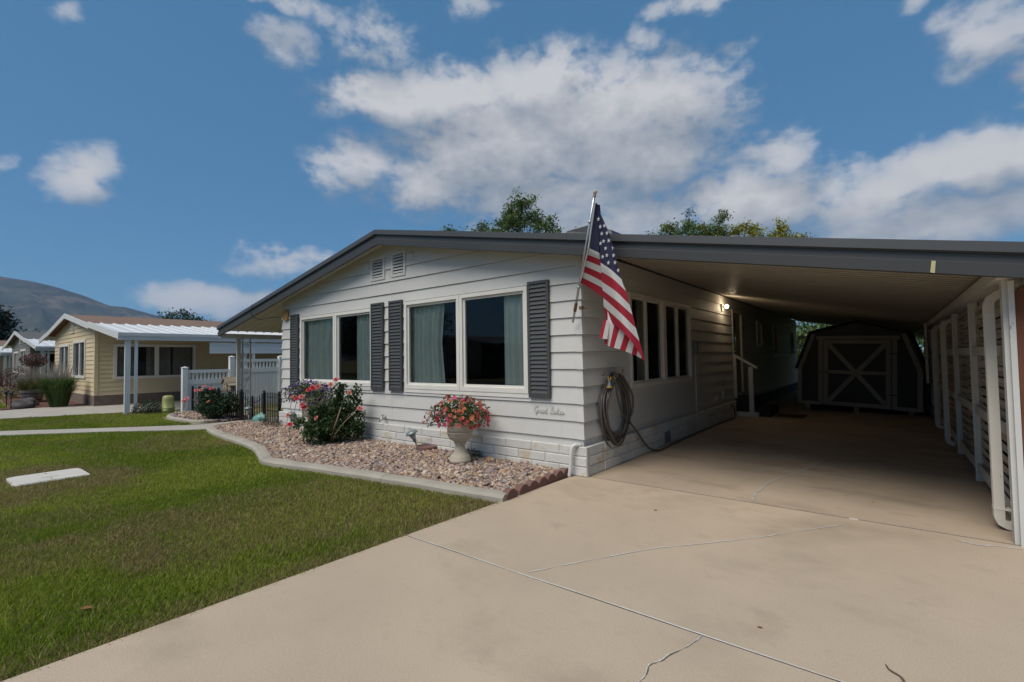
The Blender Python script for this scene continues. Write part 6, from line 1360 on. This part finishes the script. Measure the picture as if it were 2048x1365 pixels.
# ================================================================== MOUNTAIN AND AIR
RD = [(52, 0.2), (60, 1.6), (66, 3.0), (71, 3.9), (75, 4.65), (77.5, 5.38), (78.6, 5.41), (80.3, 6.19), (82.3, 6.86), (83.8, 7.18), (85.5, 7.36), (88, 7.3), (92, 6.6), (97, 6.9), (103, 5.6), (112, 4.8), (122, 3.2), (134, 1.2), (142, 0.2)]
na, nr = 240, 46; az = np.radians(np.linspace(52, 142, na)); ele = np.interp(np.degrees(az), [r_[0] for r_ in RD], [r_[1] for r_ in RD])
D0 = 3600.0; V = []
for i in range(nr):
    t = i/(nr-1); d = 1900+(D0-1900)*t*1.0; 
    crest = np.tan(np.radians(ele))*D0*(1+0.0)
    prof_ = t**1.35
    ridg = (fbm(np.degrees(az)*0.6+40, np.full(na, t*5.0+10), 0.55, 4)-0.5)*2
    gul = -np.abs(np.sin(np.degrees(az)*1.1+2.2*fbm(np.degrees(az)*0.3, np.full(na, t*2.0), 0.8, 2)*3))
    h = crest*prof_+(ridg*70+gul*46)*np.sin(np.pi*min(t, 0.999))*np.clip(crest/300, 0, 1)+(1-t)*-6
    V.append(np.stack([CP.x-np.sin(az)*d, CP.y+np.cos(az)*d, h], -1))
i = nr
V.append(np.stack([CP.x-np.sin(az)*(D0+900), CP.y+np.cos(az)*(D0+900), np.full(na, -10.0)], -1))
V = np.concatenate(V); F = np.array([[r_*na+c, r_*na+c+1, (r_+1)*na+c+1, (r_+1)*na+c] for r_ in range(nr) for c in range(na-1)])
M['mount'] = mat('mountain_scrub', (0.040, 0.044, 0.026), 1.0, 0.6, 0.006, spots=[(0.005, (1, 1, 1), 0.50, 0.60, (0.17, 0.13, 0.085), 0.8), (0.011, (1, 1, 1), 0.47, 0.56, (0.016, 0.028, 0.014), 0.9), (0.03, (1, 1, 1), 0.52, 0.60, (0.10, 0.085, 0.05), 0.6)])
mo = npmesh('mountain', V, F, M['mount'], smooth=True); mo['kind'] = 'structure'

hz = MB(); hz.box(-5300, 5300, -5300, 5300, -12.0, 480); 
hm = bpy.data.materials.new('haze_air'); hm.use_nodes = True; hn, hl = hm.node_tree.nodes, hm.node_tree.links; hn.remove(hn['Principled BSDF'])
pv = hn.new('ShaderNodeVolumePrincipled'); pv.inputs['Color'].default_value = (0.42, 0.62, 0.95, 1); pv.inputs['Density'].default_value = 1.05e-4; pv.inputs['Anisotropy'].default_value = 0.1
hl.new(pv.outputs[0], hn['Material Output'].inputs['Volume'])
HAZE = True
if HAZE:
    ho_ = part('haze', hz, hm); tag(ho_, 'thin blue summer haze over the valley', 'haze', kind='stuff')
